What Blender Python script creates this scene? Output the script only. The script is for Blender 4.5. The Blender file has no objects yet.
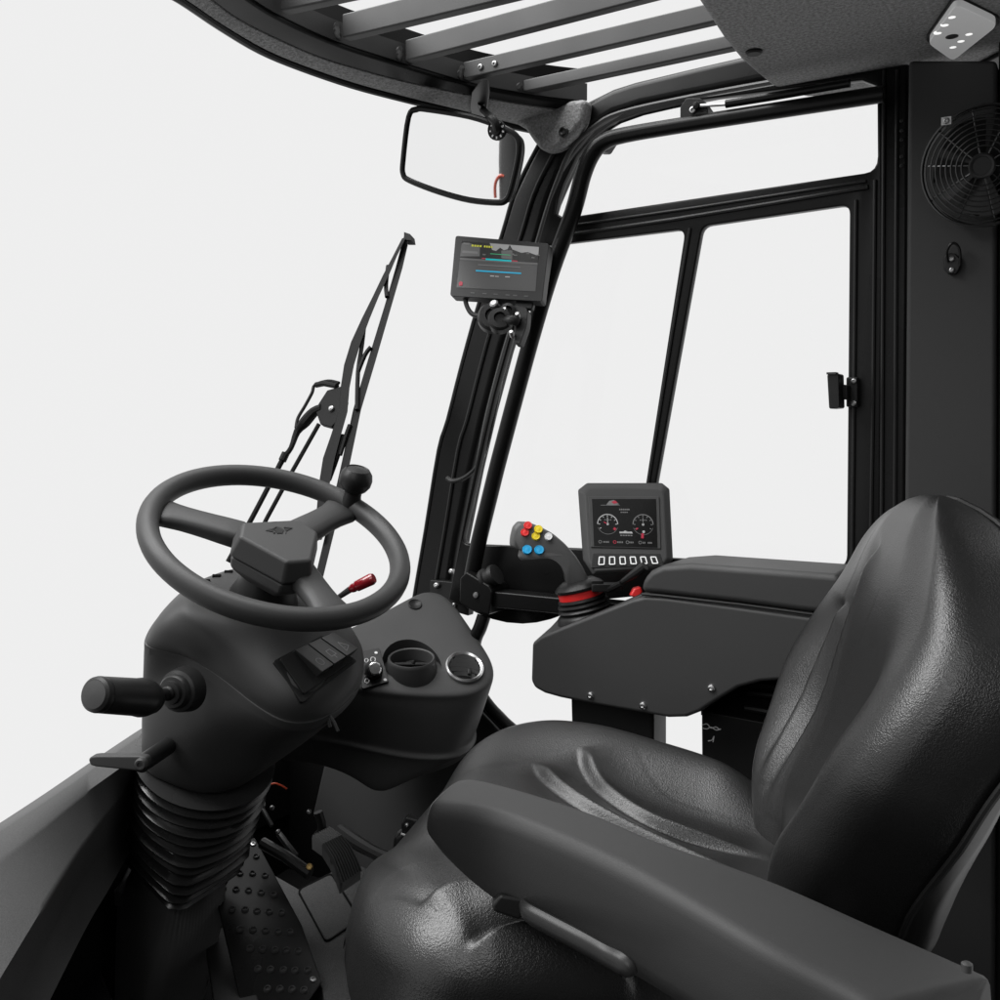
import bpy, bmesh, math, random
import numpy as np
from mathutils import Vector, Matrix
random.seed(4)
S = bpy.context.scene
COL = S.collection
# ------------------------------------------------------------------ camera
CAM = Vector((0, 0, 0.95))
PSI = math.radians(31); TH = math.atan(.07)
F0 = Vector((math.sin(PSI), -math.cos(PSI), 0)); R = Vector((-math.cos(PSI), -math.sin(PSI), 0)); ZZ = Vector((0, 0, 1))
FW = F0*math.cos(TH) - ZZ*math.sin(TH); UP = R.cross(FW)
cd = bpy.data.cameras.new('camera'); co = bpy.data.objects.new('camera', cd); COL.objects.link(co)
co.matrix_world = Matrix(((R.x, UP.x, -FW.x, CAM.x), (R.y, UP.y, -FW.y, CAM.y), (R.z, UP.z, -FW.z, CAM.z), (0, 0, 0, 1)))
cd.sensor_width = 36; cd.lens = 36; cd.clip_start = .02; cd.clip_end = 200
S.camera = co

# a measured point in the cab: along a sight line, at depth d / on a vertical, lengthwise or level plane / on any plane
def ray(x, y): return FW + R*((x-500)/1000) + UP*((500-y)/1000)
def D(x, y, d): return CAM + ray(x, y)*d
def AY(x, y, Y): r = ray(x, y); return CAM + r*((Y-CAM.y)/r.y)
def AZ(x, y, Z): r = ray(x, y); return CAM + r*((Z-CAM.z)/r.z)
def AP(x, y, p, n): r = ray(x, y); return CAM + r*((p-CAM).dot(n)/r.dot(n))
class Pl:
    def __init__(s, p, n): s.p = Vector(p); s.n = Vector(n).normalized()
    def at(s, x, y, h=0): return AP(x, y, s.p + s.n*h, s.n)
    def off(s, h): return Pl(s.p + s.n*h, s.n)
def pl3(a, b, c):
    n = (b-a).cross(c-a).normalized()
    if n.dot(CAM-a) < 0: n = -n
    return Pl(a, n)

# ------------------------------------------------------------------ materials
def mat(name, col, rough=.5, metal=0, spec=.5, bump=0, scale=300, kind='noise', coat=0, emit=0, var=0, dist=.001, speck=None):
    m = bpy.data.materials.new(name); m.use_nodes = True
    nt = m.node_tree; b = nt.nodes['Principled BSDF']
    c = (col, col, col, 1) if not isinstance(col, tuple) else (*col, 1)
    b.inputs['Base Color'].default_value = c
    b.inputs['Roughness'].default_value = rough; b.inputs['Metallic'].default_value = metal
    b.inputs['Specular IOR Level'].default_value = spec; b.inputs['Coat Weight'].default_value = coat
    if emit:
        b.inputs['Emission Color'].default_value = c; b.inputs['Emission Strength'].default_value = emit
    tc = nt.nodes.new('ShaderNodeTexCoord')
    if bump:
        if kind == 'voronoi':
            t = nt.nodes.new('ShaderNodeTexVoronoi'); t.inputs['Scale'].default_value = scale; t.feature = 'SMOOTH_F1'
            t.inputs['Smoothness'].default_value = .4
            ns = nt.nodes.new('ShaderNodeTexNoise'); ns.inputs['Scale'].default_value = scale*.5
            mx = nt.nodes.new('ShaderNodeMixRGB'); mx.inputs[0].default_value = .004
            nt.links.new(tc.outputs['Object'], ns.inputs['Vector'])
            nt.links.new(tc.outputs['Object'], mx.inputs[1]); nt.links.new(ns.outputs['Color'], mx.inputs[2])
            nt.links.new(mx.outputs[0], t.inputs['Vector']); out = t.outputs['Distance']
        else:
            t = nt.nodes.new('ShaderNodeTexNoise'); t.inputs['Scale'].default_value = scale; t.inputs['Detail'].default_value = 3
            nt.links.new(tc.outputs['Object'], t.inputs['Vector']); out = t.outputs['Fac']
        bp = nt.nodes.new('ShaderNodeBump'); bp.inputs['Strength'].default_value = bump; bp.inputs['Distance'].default_value = dist
        nt.links.new(out, bp.inputs['Height']); nt.links.new(bp.outputs['Normal'], b.inputs['Normal'])
    if speck:
        sn = nt.nodes.new('ShaderNodeTexNoise'); sn.inputs['Scale'].default_value = speck[0]; sn.inputs['Detail'].default_value = 5; sn.inputs['Roughness'].default_value = .7
        cr = nt.nodes.new('ShaderNodeMapRange'); cr.inputs[1].default_value = .33; cr.inputs[2].default_value = .67; cr.inputs[3].default_value = speck[1]; cr.inputs[4].default_value = speck[2]
        nt.links.new(tc.outputs['Object'], sn.inputs['Vector']); nt.links.new(sn.outputs['Fac'], cr.inputs[0]); nt.links.new(cr.outputs[0], b.inputs['Base Color'])
    if var:   # wear and handling: roughness and tone wander a little
        n2 = nt.nodes.new('ShaderNodeTexNoise'); n2.inputs['Scale'].default_value = 9; n2.inputs['Detail'].default_value = 6
        nt.links.new(tc.outputs['Object'], n2.inputs['Vector'])
        mr = nt.nodes.new('ShaderNodeMapRange'); mr.inputs[1].default_value = .3; mr.inputs[2].default_value = .7
        mr.inputs[3].default_value = rough-var; mr.inputs[4].default_value = rough+var
        nt.links.new(n2.outputs['Fac'], mr.inputs[0]); nt.links.new(mr.outputs[0], b.inputs['Roughness'])
    return m
M = dict(
    plastic=mat('moulded_plastic', .032, .55, spec=.35, bump=.25, scale=900, var=.05, dist=.0004),
    plastic2=mat('dash_plastic', .038, .55, spec=.3, bump=.25, scale=900, var=.05, dist=.0004),
    dark=mat('dark_plastic', .010, .42, spec=.25, bump=.1, scale=900, var=.06, dist=.0003),
    paint=mat('black_paint', .006, .3, spec=.17, var=.06, bump=.06, scale=160, dist=.0005),
    bar=mat('grey_painted_bar', .038, .5, spec=.35, var=.05, bump=.12, scale=500, dist=.0004),
    rubber=mat('rubber', .012, .42, spec=.27, var=.06, bump=.1, scale=600, dist=.0003),
    leather=mat('grained_vinyl', .010, .33, spec=.55, bump=.30, scale=680, kind='voronoi', var=.03, dist=.0009),
    foam=mat('armrest_skin', .030, .55, spec=.4, bump=.3, scale=1100, var=.04, dist=.0004),
    felt=mat('headliner_felt', .17, .95, spec=.1, bump=.8, scale=420, dist=.0015, speck=(230, .13, .34)),
    shell2=mat('handle_plastic', .016, .36, spec=.25), shell=mat('seat_shell', .006, .35, spec=.1, var=.04),
    wheel=mat('wheel_skin', .030, .5, spec=.32, bump=.15, scale=900, var=.05, dist=.0003), fold=mat('bellows_rubber', .022, .25, spec=.6, var=.05),
    panel=mat('pillar_panel', .032, .6, spec=.25, bump=.2, scale=700, var=.04, dist=.0004),
    mat_=mat('floor_rubber', .05, .65, spec=.25, bump=.8, scale=420, speck=(420, .032, .068), var=.06, dist=.001),
    black=mat('deep_black', .004, .7, spec=.06),  # plain near-black for floor, bulkhead, slots and openings
    chrome=mat('bright_metal', .75, .22, metal=1), silver=mat('silver_ring', .62, .3, metal=1, var=.05),
    steel=mat('worn_steel', .35, .4, metal=1), glass_m=mat('mirror_glass', .96, .02, metal=1),
    rocker=mat('rocker_plastic', .018, .4, spec=.35), gripm=mat('joystick_skin', .075, .45, spec=.3, bump=.15, scale=900, dist=.0003),
    foot=mat('column_paint', .09, .5, spec=.3, bump=.1, scale=600, dist=.0003), cowl=mat('cowl_plastic', .055, .6, spec=.35, bump=.5, scale=700, var=.05, dist=.0006, speck=(500, .045, .066)), wire=mat('black_wire', .012, .22, spec=.6),
    dimprint=mat('dim_print', .14, .5), wiper=mat('wiper_black', .008, .5, spec=.08), slat=mat('slat_paint', .029, .5, spec=.33, var=.05, bump=.12, scale=500, dist=.0004),
    pedal=mat('pedal_rubber', .10, .6, spec=.25, bump=.2, scale=500, dist=.0005),
    red=mat('red_plastic', (.62, .02, .02), .35), redlens=mat('dark_red_grip', (.20, .008, .014), .15, coat=.5),
    yellow=mat('yellow_button', (.68, .52, .01), .4), blue=mat('blue_button', (.01, .30, .58), .35),
    white=mat('white_print', .75, .5), cream=mat('pale_button', .62, .4), brass=mat('brass', (.22, .15, .06), .4, metal=1),
    lens=mat('lamp_lens', .45, .22, emit=.36, spec=.5), led=mat('led', (.95, .95, .93), .3, emit=.9),
    orange=mat('orange_wire', (.32, .04, .015), .4),
    # screen colours (they give off light)
    s_road=mat('screen_road', .042, .2, emit=.3), s_sky=mat('screen_sky', .20, .2, emit=.3), s_tree=mat('screen_trees', .012, .2, emit=.3),
    s_grey=mat('screen_house', .07, .2, emit=.3), s_teal=mat('screen_teal', (.0, .20, .22), .2, emit=.8), s_blue=mat('screen_blue', (.01, .17, .27), .2, emit=.8),
    s_white=mat('screen_white', .26, .2, emit=.25), s_red=mat('screen_red', (.22, .015, .03), .2, emit=.48), s_black=mat('screen_black', .006, .14, spec=.35),
    s_yellow=mat('screen_yellow', (.3, .3, .03), .2, emit=.48), s_green=mat('screen_green', (.03, .22, .1), .2, emit=.48), s_dim=mat('screen_dim', .09, .2, emit=.5),
)
def glass(name):
    m = bpy.data.materials.new(name); m.use_nodes = True; nt = m.node_tree
    for n in list(nt.nodes): nt.nodes.remove(n)
    o = nt.nodes.new('ShaderNodeOutputMaterial'); t = nt.nodes.new('ShaderNodeBsdfTransparent'); g = nt.nodes.new('ShaderNodeBsdfGlossy')
    g.inputs['Roughness'].default_value = .01; mx = nt.nodes.new('ShaderNodeMixShader'); mx.inputs[0].default_value = .004
    nt.links.new(t.outputs[0], mx.inputs[1]); nt.links.new(g.outputs[0], mx.inputs[2]); nt.links.new(mx.outputs[0], o.inputs[0]); return m
M['pane'] = glass('clear_glass')

# ------------------------------------------------------------------ mesh helpers
def thing(name, label, cat, loc, group=None):
    o = bpy.data.objects.new(name, None); COL.objects.link(o); o.location = loc; o.empty_display_size = .05
    o['label'] = label; o['category'] = cat
    if group: o['group'] = group
    return o
def rootloc(p):
    while p.parent: p = p.parent
    return Vector(p.location)
def obj(name, bm, m, parent=None, bevel=0, seg=3, sub=0, smooth=35, wn=False, label=None, bang=25):
    if bevel:
        bm.normal_update()
        es = [e for e in bm.edges if len(e.link_faces) == 2 and e.calc_face_angle(0) > math.radians(bang)]
        bmesh.ops.bevel(bm, geom=es, offset=bevel, segments=seg, profile=.5, affect='EDGES', clamp_overlap=True)
        wn = True
    bmesh.ops.remove_doubles(bm, verts=bm.verts, dist=1e-6)
    bm.normal_update()
    me = bpy.data.meshes.new(name)
    if parent is not None: bm.transform(Matrix.Translation(-rootloc(parent)))
    bm.to_mesh(me); bm.free()
    ms = m if isinstance(m, (list, tuple)) else [m]
    for k in ms: me.materials.append(M[k])
    me.shade_smooth(); me.set_sharp_from_angle(angle=math.radians(smooth if not wn else 50))
    o = bpy.data.objects.new(name, me); COL.objects.link(o)
    if parent is not None: o.parent = parent
    if sub:
        s = o.modifiers.new('sub', 'SUBSURF'); s.levels = s.render_levels = sub
    if wn:
        w = o.modifiers.new('wn', 'WEIGHTED_NORMAL'); w.keep_sharp = True; w.weight = 60
    if label: o['label'] = label
    return o
def single(o, label, cat, group=None):
    o['label'] = label; o['category'] = cat
    if group: o['group'] = group
    return o
def BM(): return bmesh.new()
def prism(bm, loop, vec, mi=0):
    """closed loop of points pushed along vec into a solid"""
    vec = Vector(vec)
    a = [bm.verts.new(p) for p in loop]; b = [bm.verts.new(Vector(p)+vec) for p in loop]
    n = len(loop); fs = [bm.faces.new(a), bm.faces.new(list(reversed(b)))]
    for i in range(n): fs.append(bm.faces.new((a[i], b[i], b[(i+1) % n], a[(i+1) % n])))
    for f in fs: f.material_index = mi
    bmesh.ops.recalc_face_normals(bm, faces=fs)
    return bm
def loft(bm, loops, cap0=True, cap1=True, closed=True, mi=0):
    V = [[bm.verts.new(p) for p in L] for L in loops]; n = len(loops[0]); fs = []
    for i in range(len(V)-1):
        for j in range(n if closed else n-1):
            k = (j+1) % n
            fs.append(bm.faces.new((V[i][j], V[i][k], V[i+1][k], V[i+1][j])))
    if closed and cap0: fs.append(bm.faces.new(list(reversed(V[0]))))
    if closed and cap1: fs.append(bm.faces.new(V[-1]))
    for f in fs: f.material_index = mi
    bmesh.ops.recalc_face_normals(bm, faces=fs)
    return bm
def catmull(pts, per=6, closed=False):
    pts = [Vector(p) for p in pts]; n = len(pts); out = []
    g = (lambda i: pts[i % n]) if closed else (lambda i: pts[max(0, min(n-1, i))])
    for i in range(n if closed else n-1):
        p0, p1, p2, p3 = g(i-1), g(i), g(i+1), g(i+2)
        for k in range(per):
            t = k/per
            out.append(.5*((2*p1)+(p2-p0)*t+(2*p0-5*p1+4*p2-p3)*t*t+(3*p1-p0-3*p2+p3)*t**3))
    if not closed: out.append(pts[-1].copy())
    return out
def tube(bm, pts, r, n=14, closed=False, per=0, mi=0, flat=None, up=None):
    """round (or flat=(a,b) ratio) rod swept along pts; r may be a list"""
    if per:
        if isinstance(r, (list, tuple)):
            rr = [Vector((x, 0, 0)) for x in r]; r = [max(1e-4, v.x) for v in catmull(rr, per, closed)]
        pts = catmull(pts, per, closed)
    pts = [Vector(p) for p in pts]; m = len(pts)
    if not isinstance(r, (list, tuple)): r = [r]*m
    loops = []; ref = None
    for i in range(m):
        t = (pts[(i+1) % m]-pts[i-1]) if closed else (pts[min(m-1, i+1)]-pts[max(0, i-1)])
        t.normalize()
        if ref is None:
            ref = Vector(up) if up is not None else (Vector((0, 0, 1)) if abs(t.z) < .9 else Vector((1, 0, 0)))
        if up is not None: ref = Vector(up)
        a = (ref - t*ref.dot(t)).normalized(); b = t.cross(a); 
        if up is None: ref = a
        fa, fb = flat or (1, 1)
        loops.append([pts[i]+(a*math.cos(2*math.pi*k/n)*fa+b*math.sin(2*math.pi*k/n)*fb)*r[i] for k in range(n)])
    if closed: loops.append(loops[0])
    loft(bm, loops, not closed, not closed, mi=mi)
    if closed: bmesh.ops.remove_doubles(bm, verts=bm.verts, dist=1e-6)
    return bm
def frame_of(n):
    n = Vector(n).normalized(); r = Vector((0, 0, 1)) if abs(n.z) < .9 else Vector((1, 0, 0))
    a = (r - n*r.dot(n)).normalized(); return a, n.cross(a), n
def lathe(bm, c, n, prof, seg=32, mi=0, ax=None):
    """profile [(radius, height along n)] turned about n at c"""
    c = Vector(c); a, b, n = ax or frame_of(n)
    loops = [[c+n*h+(a*math.cos(2*math.pi*k/seg)+b*math.sin(2*math.pi*k/seg))*max(r, 1e-5) for k in range(seg)] for r, h in prof]
    return loft(bm, loops, True, True, mi=mi)
def disc(bm, c, n, r, h, mi=0, seg=20, dome=.3): return lathe(bm, c, n, [(r*.98, -h*.3), (r, 0), (r, h*.6), (r*.85, h*(1-dome*.3)), (r*.5, h), (r*.001, h*1.02)], seg, mi)
def box(bm, c, ax, s, mi=0):
    a, b, n = [Vector(v).normalized() for v in ax]; c = Vector(c)
    L = [c+a*(x*s[0]/2)+b*(y*s[1]/2)-n*(s[2]/2) for x, y in ((-1, -1), (1, -1), (1, 1), (-1, 1))]
    return prism(bm, L, n*s[2], mi)
def holed(outer, holes, thick_vec, bevel, res=2):
    """flat plate with openings: outline and holes are 3-D points in one plane; returns bmesh"""
    o = Vector(outer[0]); n = Vector(thick_vec).normalized(); a, b, n = frame_of(n)
    cu = bpy.data.curves.new('t', 'CURVE'); cu.dimensions = '2D'; cu.fill_mode = 'BOTH'
    t = Vector(thick_vec).length; cu.extrude = t/2-bevel; cu.bevel_depth = bevel; cu.bevel_resolution = res; cu.offset = -bevel
    for L in [outer]+holes:
        sp = cu.splines.new('POLY'); sp.points.add(len(L)-1); sp.use_cyclic_u = True
        for q, p in zip(sp.points, L):
            d = Vector(p)-o; q.co = (d.dot(a), d.dot(b), 0, 1)
    ob = bpy.data.objects.new('t', cu); COL.objects.link(ob)
    dg = bpy.context.evaluated_depsgraph_get(); dg.update()
    me = bpy.data.meshes.new_from_object(ob.evaluated_get(dg))
    bm = BM(); bm.from_mesh(me)
    mid = o + n*(t/2)
    bm.transform(Matrix(((a.x, b.x, n.x, mid.x), (a.y, b.y, n.y, mid.y), (a.z, b.z, n.z, mid.z), (0, 0, 0, 1))))
    bpy.data.objects.remove(ob); bpy.data.curves.remove(cu); bpy.data.meshes.remove(me)
    bmesh.ops.remove_doubles(bm, verts=bm.verts, dist=1e-5); bmesh.ops.recalc_face_normals(bm, faces=bm.faces)
    return bm
def roundloop(pts, r=.2, k=4):
    """rounded corners on a polygon: r is the share of each edge used"""
    pts = [Vector(p) for p in pts]; n = len(pts); out = []
    for i in range(n):
        p0, p, p1 = pts[i-1], pts[i], pts[(i+1) % n]
        l = min((p0-p).length, (p1-p).length)*r
        a = p+(p0-p).normalized()*l; b = p+(p1-p).normalized()*l
        for j in range(k+1):
            t = j/k; out.append(a*(1-t)**2+p*2*t*(1-t)+b*t*t)
    return out
def face(bm, L, mi=0):
    f = bm.faces.new([bm.verts.new(p) for p in L]); f.material_index = mi
    return f
def screw(bm, c, n, r=.006, mi=0): lathe(bm, c, n, [(r, -.002), (r, .001), (r*.8, .003), (r*.45, .0035), (r*.4, .001), (.00001, .001)], 14, mi)
def bar_line(bm, a, b, w, n, mi=0, h=.0004):
    """thin printed line from a to b on a surface of normal n"""
    a, b = Vector(a), Vector(b); t = (b-a).normalized(); s = t.cross(n).normalized()*w/2
    face(bm, [a-s+n*h, b-s+n*h, b+s+n*h, a+s+n*h], mi)

# ================================================================== cab frame
Yp = -1.60
cab = thing('driver_cab', 'black steel driver cab with front pillar, curved front header and slatted open roof', 'cab', AY(430, 640, Yp))
left = [(548, 124), (528, 160), (511, 196), (499, 236), (477, 301), (459, 365), (445, 420), (436, 450), (423, 530), (411, 600), (404, 650)]
right = [(440, 650), (446, 600), (456, 540), (470, 470), (484, 410), (500, 350), (516, 300), (535, 245), (548, 200), (565, 160), (590, 128), (612, 114), (640, 105), (700, 93), (800, 73), (900, 53)]
top = [(900, 22), (800, 42), (700, 65), (634, 81), (612, 88), (588, 100), (565, 112)]
bm = prism(BM(), [AY(x, y, Yp) for x, y in left+right+top], (0, -.06, 0))
obj('front_pillar', bm, 'paint', cab, bevel=.012, seg=4)
# ribs and seals along the pillar
bm = BM()
tube(bm, [AY(x+3, y, Yp-.002) for x, y in left], .0045, 8, per=3)
tube(bm, [AY(x+22, y, Yp+.001) for x, y in left], .004, 8, per=3)
obj('pillar_seal', bm, 'rubber', cab)
pr = [(558, 179), (572, 148), (594, 127), (620, 113), (691, 97), (790, 79)]
bm = tube(BM(), [AY(x, y, Yp+.004) for x, y in [(470, 520), (482, 440), (496, 380), (513, 322), (530, 268), (546, 213)]+pr], .0045, 8, per=4)
obj('door_seal', bm, 'bar', cab)
# curved front header
zr = 1.50
o_ = [(150, -18), (180, -2), (220, 25), (260, 49), (300, 66), (352, 84), (400, 97), (440, 107), (480, 117), (515, 126), (550, 133)]
f_ = [(190, -18), (212, 0), (240, 20), (280, 40), (320, 57), (362, 70), (408, 82), (450, 91), (492, 99), (528, 105), (570, 111)]
s_ = [(226, -18), (248, 0), (275, 17), (312, 35), (350, 50), (392, 63), (435, 76), (475, 87), (512, 94), (548, 100), (585, 104)]
ext_ = lambda L: [L[0]+Vector((-.13, .34, 0)), L[0]+Vector((-.055, .20, 0)), L[0]+Vector((-.015, .09, 0))]+L   # the header runs on to the left corner
O3 = catmull(ext_([AZ(x, y, zr) for x, y in o_]), 4); Fa = catmull(ext_([AZ(x, y, zr+.004) for x, y in f_]), 4); S3 = catmull(ext_([AZ(x, y, zr+.012) for x, y in s_]), 4)
up = Vector((0, 0, 1))
loft(bm := BM(), [[a+Vector((0, 0, .002)), a*.6+b*.4-up*.006, b-up*.002, b+up*.05, a+up*.05] for a, b in zip(O3, Fa)])
obj('felt_trim', bm, 'felt', cab, smooth=50)
loft(bm := BM(), [[a-up*.001, b-up*.001, b+up*.034, b+up*.06, a+up*.06] for a, b in zip(Fa, S3)])
obj('header_beam', bm, 'paint', cab, bevel=.003, seg=2)
loft(bm := BM(), [[b+(b-a).normalized()*.0015+up*.0045, b+(b-a).normalized()*.004+up*.0045, b+(b-a).normalized()*.004+up*.033, b+(b-a).normalized()*.0015+up*.033] for a, b in zip(Fa, S3)])
obj('header_inner_face', bm, 'bar', cab)
tube(bm := BM(), [p-up*.001 for p in O3], .0065, 10)
obj('windscreen_seal', bm, 'rubber', cab)
# felt-covered corner gusset on the pillar head
g = [(497, 98), (540, 103), (586, 98), (584, 112), (582, 121), (573, 134), (560, 146), (550, 151), (540, 150), (532, 140), (524, 128), (510, 120), (497, 117)]
bm = prism(BM(), [AY(x, y, Yp+.03) for x, y in g], (0, -.034, 0))
cg = obj('felt_gusset', bm, 'felt', cab, bevel=.010, seg=4)
lathe(bm := BM(), AY(564, 132, Yp+.03), (0, 1, .1), [(.009, -.001), (.009, .003), (.006, .0045), (.003, .002), (.00001, .002)], 16)
obj('push_clip', bm, 'dark', cg)
# mirror clip strap over the header
loft(bm := BM(), [[AZ(x-w, y, zr-.008), AZ(x+w, y, zr-.008), AZ(x+w, y, zr+.002), AZ(x-w, y, zr+.002)] for x, y, w in [(485, 80, 4), (481, 92, 9), (479, 106, 9), (479, 117, 7)]])
obj('header_strap', bm, 'dark', cab, bevel=.002)
# roof slats (light side towards the camera, dark underside)
def slat(a, b, hgt, wid, name='roof_bar', holes=None):
    A = AZ(*a, zr+.018); B = AZ(*b, zr+.018); B = A+(B-A).normalized()*max(.62, (B-A).length)
    t = (B-A).normalized(); s = Vector((0, 0, 1)).cross(t).normalized()
    if s.y > 0: s = -s
    bm = prism(BM(), [A, A+up*hgt, A+up*hgt+s*wid, A+s*wid], B-A)
    o = obj(name, bm, 'slat', cab, bevel=.0025, seg=2)
    return o, A, t, s
slat((280, 11), (345, -3), .032, .018)
slat((342, 38), (508, -2), .034, .018)
slat((405, 61), (640, 0), .032, .018)
sb, A3, t3, s3 = slat((463, 79), (707, 23), .027, .018)
slat((523, 92), (735, 47), .020, .020)
for k in (.035, .062):
    bm = BM(); screw(bm, A3+t3*k+up*.012-s3*.0005, -s3, .005); obj('rivet', bm, 'steel', sb)
# weld beads where the slats meet the header
for x, y in [(338, 30), (400, 54), (461, 73), (520, 90)]:
    bm = BM(); pts = [AZ(x+random.uniform(-1, 1)*1.2, y-6+k*2, zr+.022) for k in range(8)]
    tube(bm, pts, [.0035, .005, .0038, .0055, .0042, .005, .0036, .003], 8); obj('weld_bead', bm, 'bar', cab)
bm = tube(BM(), [(1.325, -.50, .40), (1.285, -.50, .9), (1.238, -.50, 1.25), (1.208, -.50, 1.42), (1.14, -.54, 1.52)], .032, 12, per=4, flat=(1, .8)); obj('left_pillar', bm, 'bar', cab)
bm = tube(BM(), [(1.238, -.52, 1.315), (1.250, -.52, 1.317), (1.262, -.52, 1.307), (1.269, -.52, 1.29), (1.272, -.52, 1.265)], .004, 8, per=3); obj('pillar_cable', bm, 'orange', cab)
# rear posts
bm = prism(BM(), [AY(x, y, -1.555) for x, y in [(880, 60), (909, 60), (902, 1060), (872, 1060)]], (0, -.07, 0))
obj('rear_post', bm, 'paint', cab, bevel=.006)
bm = BM()
for x in (884, 897): tube(bm, [AY(x, 70, -1.553), AY(x-3, 640, -1.553)], .003, 8)
obj('post_seal', bm, 'rubber', cab)
for k, y in enumerate((121, 131, 140, 157, 166)):
    bm = BM(); screw(bm, AY(901.5, y, -1.555), (0, 1, 0), .0028); obj('post_rivet', bm, 'bar', cab)
bm = prism(BM(), [AY(x, y, -1.62) for x, y in [(328, 745), (484, 703), (497, 716), (530, 752), (600, 850), (640, 1000), (400, 1000), (345, 850), (312, 816)]], (0, -.03, 0))
obj('kick_panel', bm, 'plastic2', cab, bevel=.006)
bm = BM()
tube(bm, [AY(x, y, -1.60) for x, y in [(470, 676), (486, 702), (503, 721), (523, 739), (560, 776), (600, 820)]], .0115, 12, per=4)
obj('lower_tube', bm, 'paint', cab)
bm = tube(BM(), [AY(x, y, -1.612) for x, y in [(478, 709), (496, 728), (515, 750), (540, 780)]], .0035, 8, per=3)
obj('kick_panel_trim', bm, 'bar', cab)

# ---------------- pillar cover panel, fan, hook
pc = thing('pillar_cover', 'tall dark grey flat cover panel on the rear pillar behind the fan', 'panel', AY(910, 640, -1.50))
bm = prism(BM(), [AY(x, y, -1.50) for x, y in [(908.5, 60), (997, 60), (994, 1060), (900, 1060)]], (0, -.06, 0))
obj('cover_panel', bm, 'panel', pc, bevel=.006, seg=4)
bm = prism(BM(), [AY(x, y, -1.51) for x, y in [(998.5, 40), (1090, 40), (1085, 1100), (995.5, 1100)]], (0, -.06, 0))
single(obj('rear_wall_panel', bm, 'dark', None, bevel=.004), 'black rear wall panel at the right edge beside the pillar cover', 'panel')

fc = D(984, 166, 1.28); fn = (CAM-fc+Vector((.15, 0, .03))).normalized(); fax = frame_of(fn)
fan = thing('cab_fan', 'round black cab fan with wire guard on the rear pillar cover', 'fan', fc)
bm = BM()
K = 1.28/1000
def ring(bm, c, ax, rad, r, seg=40, n=6, h=0): tube(bm, [c+ax[2]*h+(ax[0]*math.cos(2*math.pi*k/seg)+ax[1]*math.sin(2*math.pi*k/seg))*rad for k in range(seg)], r, n, closed=True)
for q, rp in enumerate((19, 24, 29, 34, 39, 44, 49, 54, 58)):
    ring(bm, fc, fax, rp*K, .0010 if q < 8 else .0018, 48, 6, .022*(1-(rp/60)**2))
for k in range(10):
    a = 2*math.pi*(k+.3)/10; u = fax[0]*math.cos(a)+fax[1]*math.sin(a)
    tube(bm, [fc+u*(rp*K)+fax[2]*(.022*(1-(rp/60)**2)-.002) for rp in (12, 25, 38, 50, 58)]+[fc+u*(59*K)-fax[2]*.03], .0011, 6)
ring(bm, fc, fax, 59*K, .0016, 48, 6, -.016)
ring(bm, fc, fax, 58.5*K, .0016, 48, 6, -.030)
obj('wire_guard', bm, 'wire', fan)
bm = BM(); lathe(bm, fc+fn*.018, fn, [(12.5*K, -.002), (12.5*K, .004), (11*K, .006), (9*K, .0055), (8.6*K, .0045), (.00001, .0045)], 28)
obj('guard_badge', bm, 'dark', fan)
bm = BM()
for k in range(5):
    a0 = 2*math.pi*k/5; L0 = []; L1 = []
    for j in range(7):
        a = a0+j/6*1.05
        for rr, Lx in ((10, L0), (50-6*abs(j/6-.5), L1)):
            Lx.append(fc+(fax[0]*math.cos(a)+fax[1]*math.sin(a))*(rr*K)+fax[2]*(-.012+.016*(j/6-.5)))
    loft(bm, [L0+[p-fn*.002 for p in reversed(L0)], L1+[p-fn*.002 for p in reversed(L1)]])
obj('fan_blade', bm, 'dark', fan)
bm = BM(); lathe(bm, fc-fn*.05, fn, [(9*K, 0), (20*K, .004), (20*K, .028), (10*K, .032), (10*K, .045)], 28)
obj('motor', bm, 'dark', fan)
bm = BM(); box(bm, fc-fn*.05-Vector((0, 0, .03)), fax, (.03, .02, .04)); tube(bm, [fc-fn*.045, AY(985, 190, -1.505)], .006, 8)
obj('bracket', bm, 'dark', fan, bevel=.002)
bm = BM(); p = fc+fax[0]*44*K; p = D(947, 121, 1.275); box(bm, p, fax, (.010, .012, .012)); screw(bm, p+fn*.006, fn, .004)
obj('guard_clip', bm, 'steel', fan, bevel=.0015)

hk = thing('coat_hook', 'small black coat hook with wire loop below the fan', 'hook', AY(952, 265, -1.497))
hp = lambda x, y, h=0: AY(x, y, -1.5+h)
bm = prism(BM(), [hp(x, y, .001) for x, y in [(944, 258), (948, 254), (956, 254), (961, 259), (961, 268), (957, 275), (949, 275), (944, 269)]], (0, .008, 0))
hb = obj('base_plate', bm, 'dark', hk, bevel=.002)
bm = tube(BM(), [hp(x, y, h) for x, y, h in [(948, 262, .012), (947, 252, .018), (951, 244, .02), (956, 244, .02), (960, 251, .018), (960, 266, .014)]], .0017, 8, per=4)
obj('wire_loop', bm, 'paint', hk)
for y in (259, 270):
    bm = BM(); screw(bm, hp(952, y, .010), (0, 1, 0), .0038); obj('screw', bm, 'steel', hb)

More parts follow.
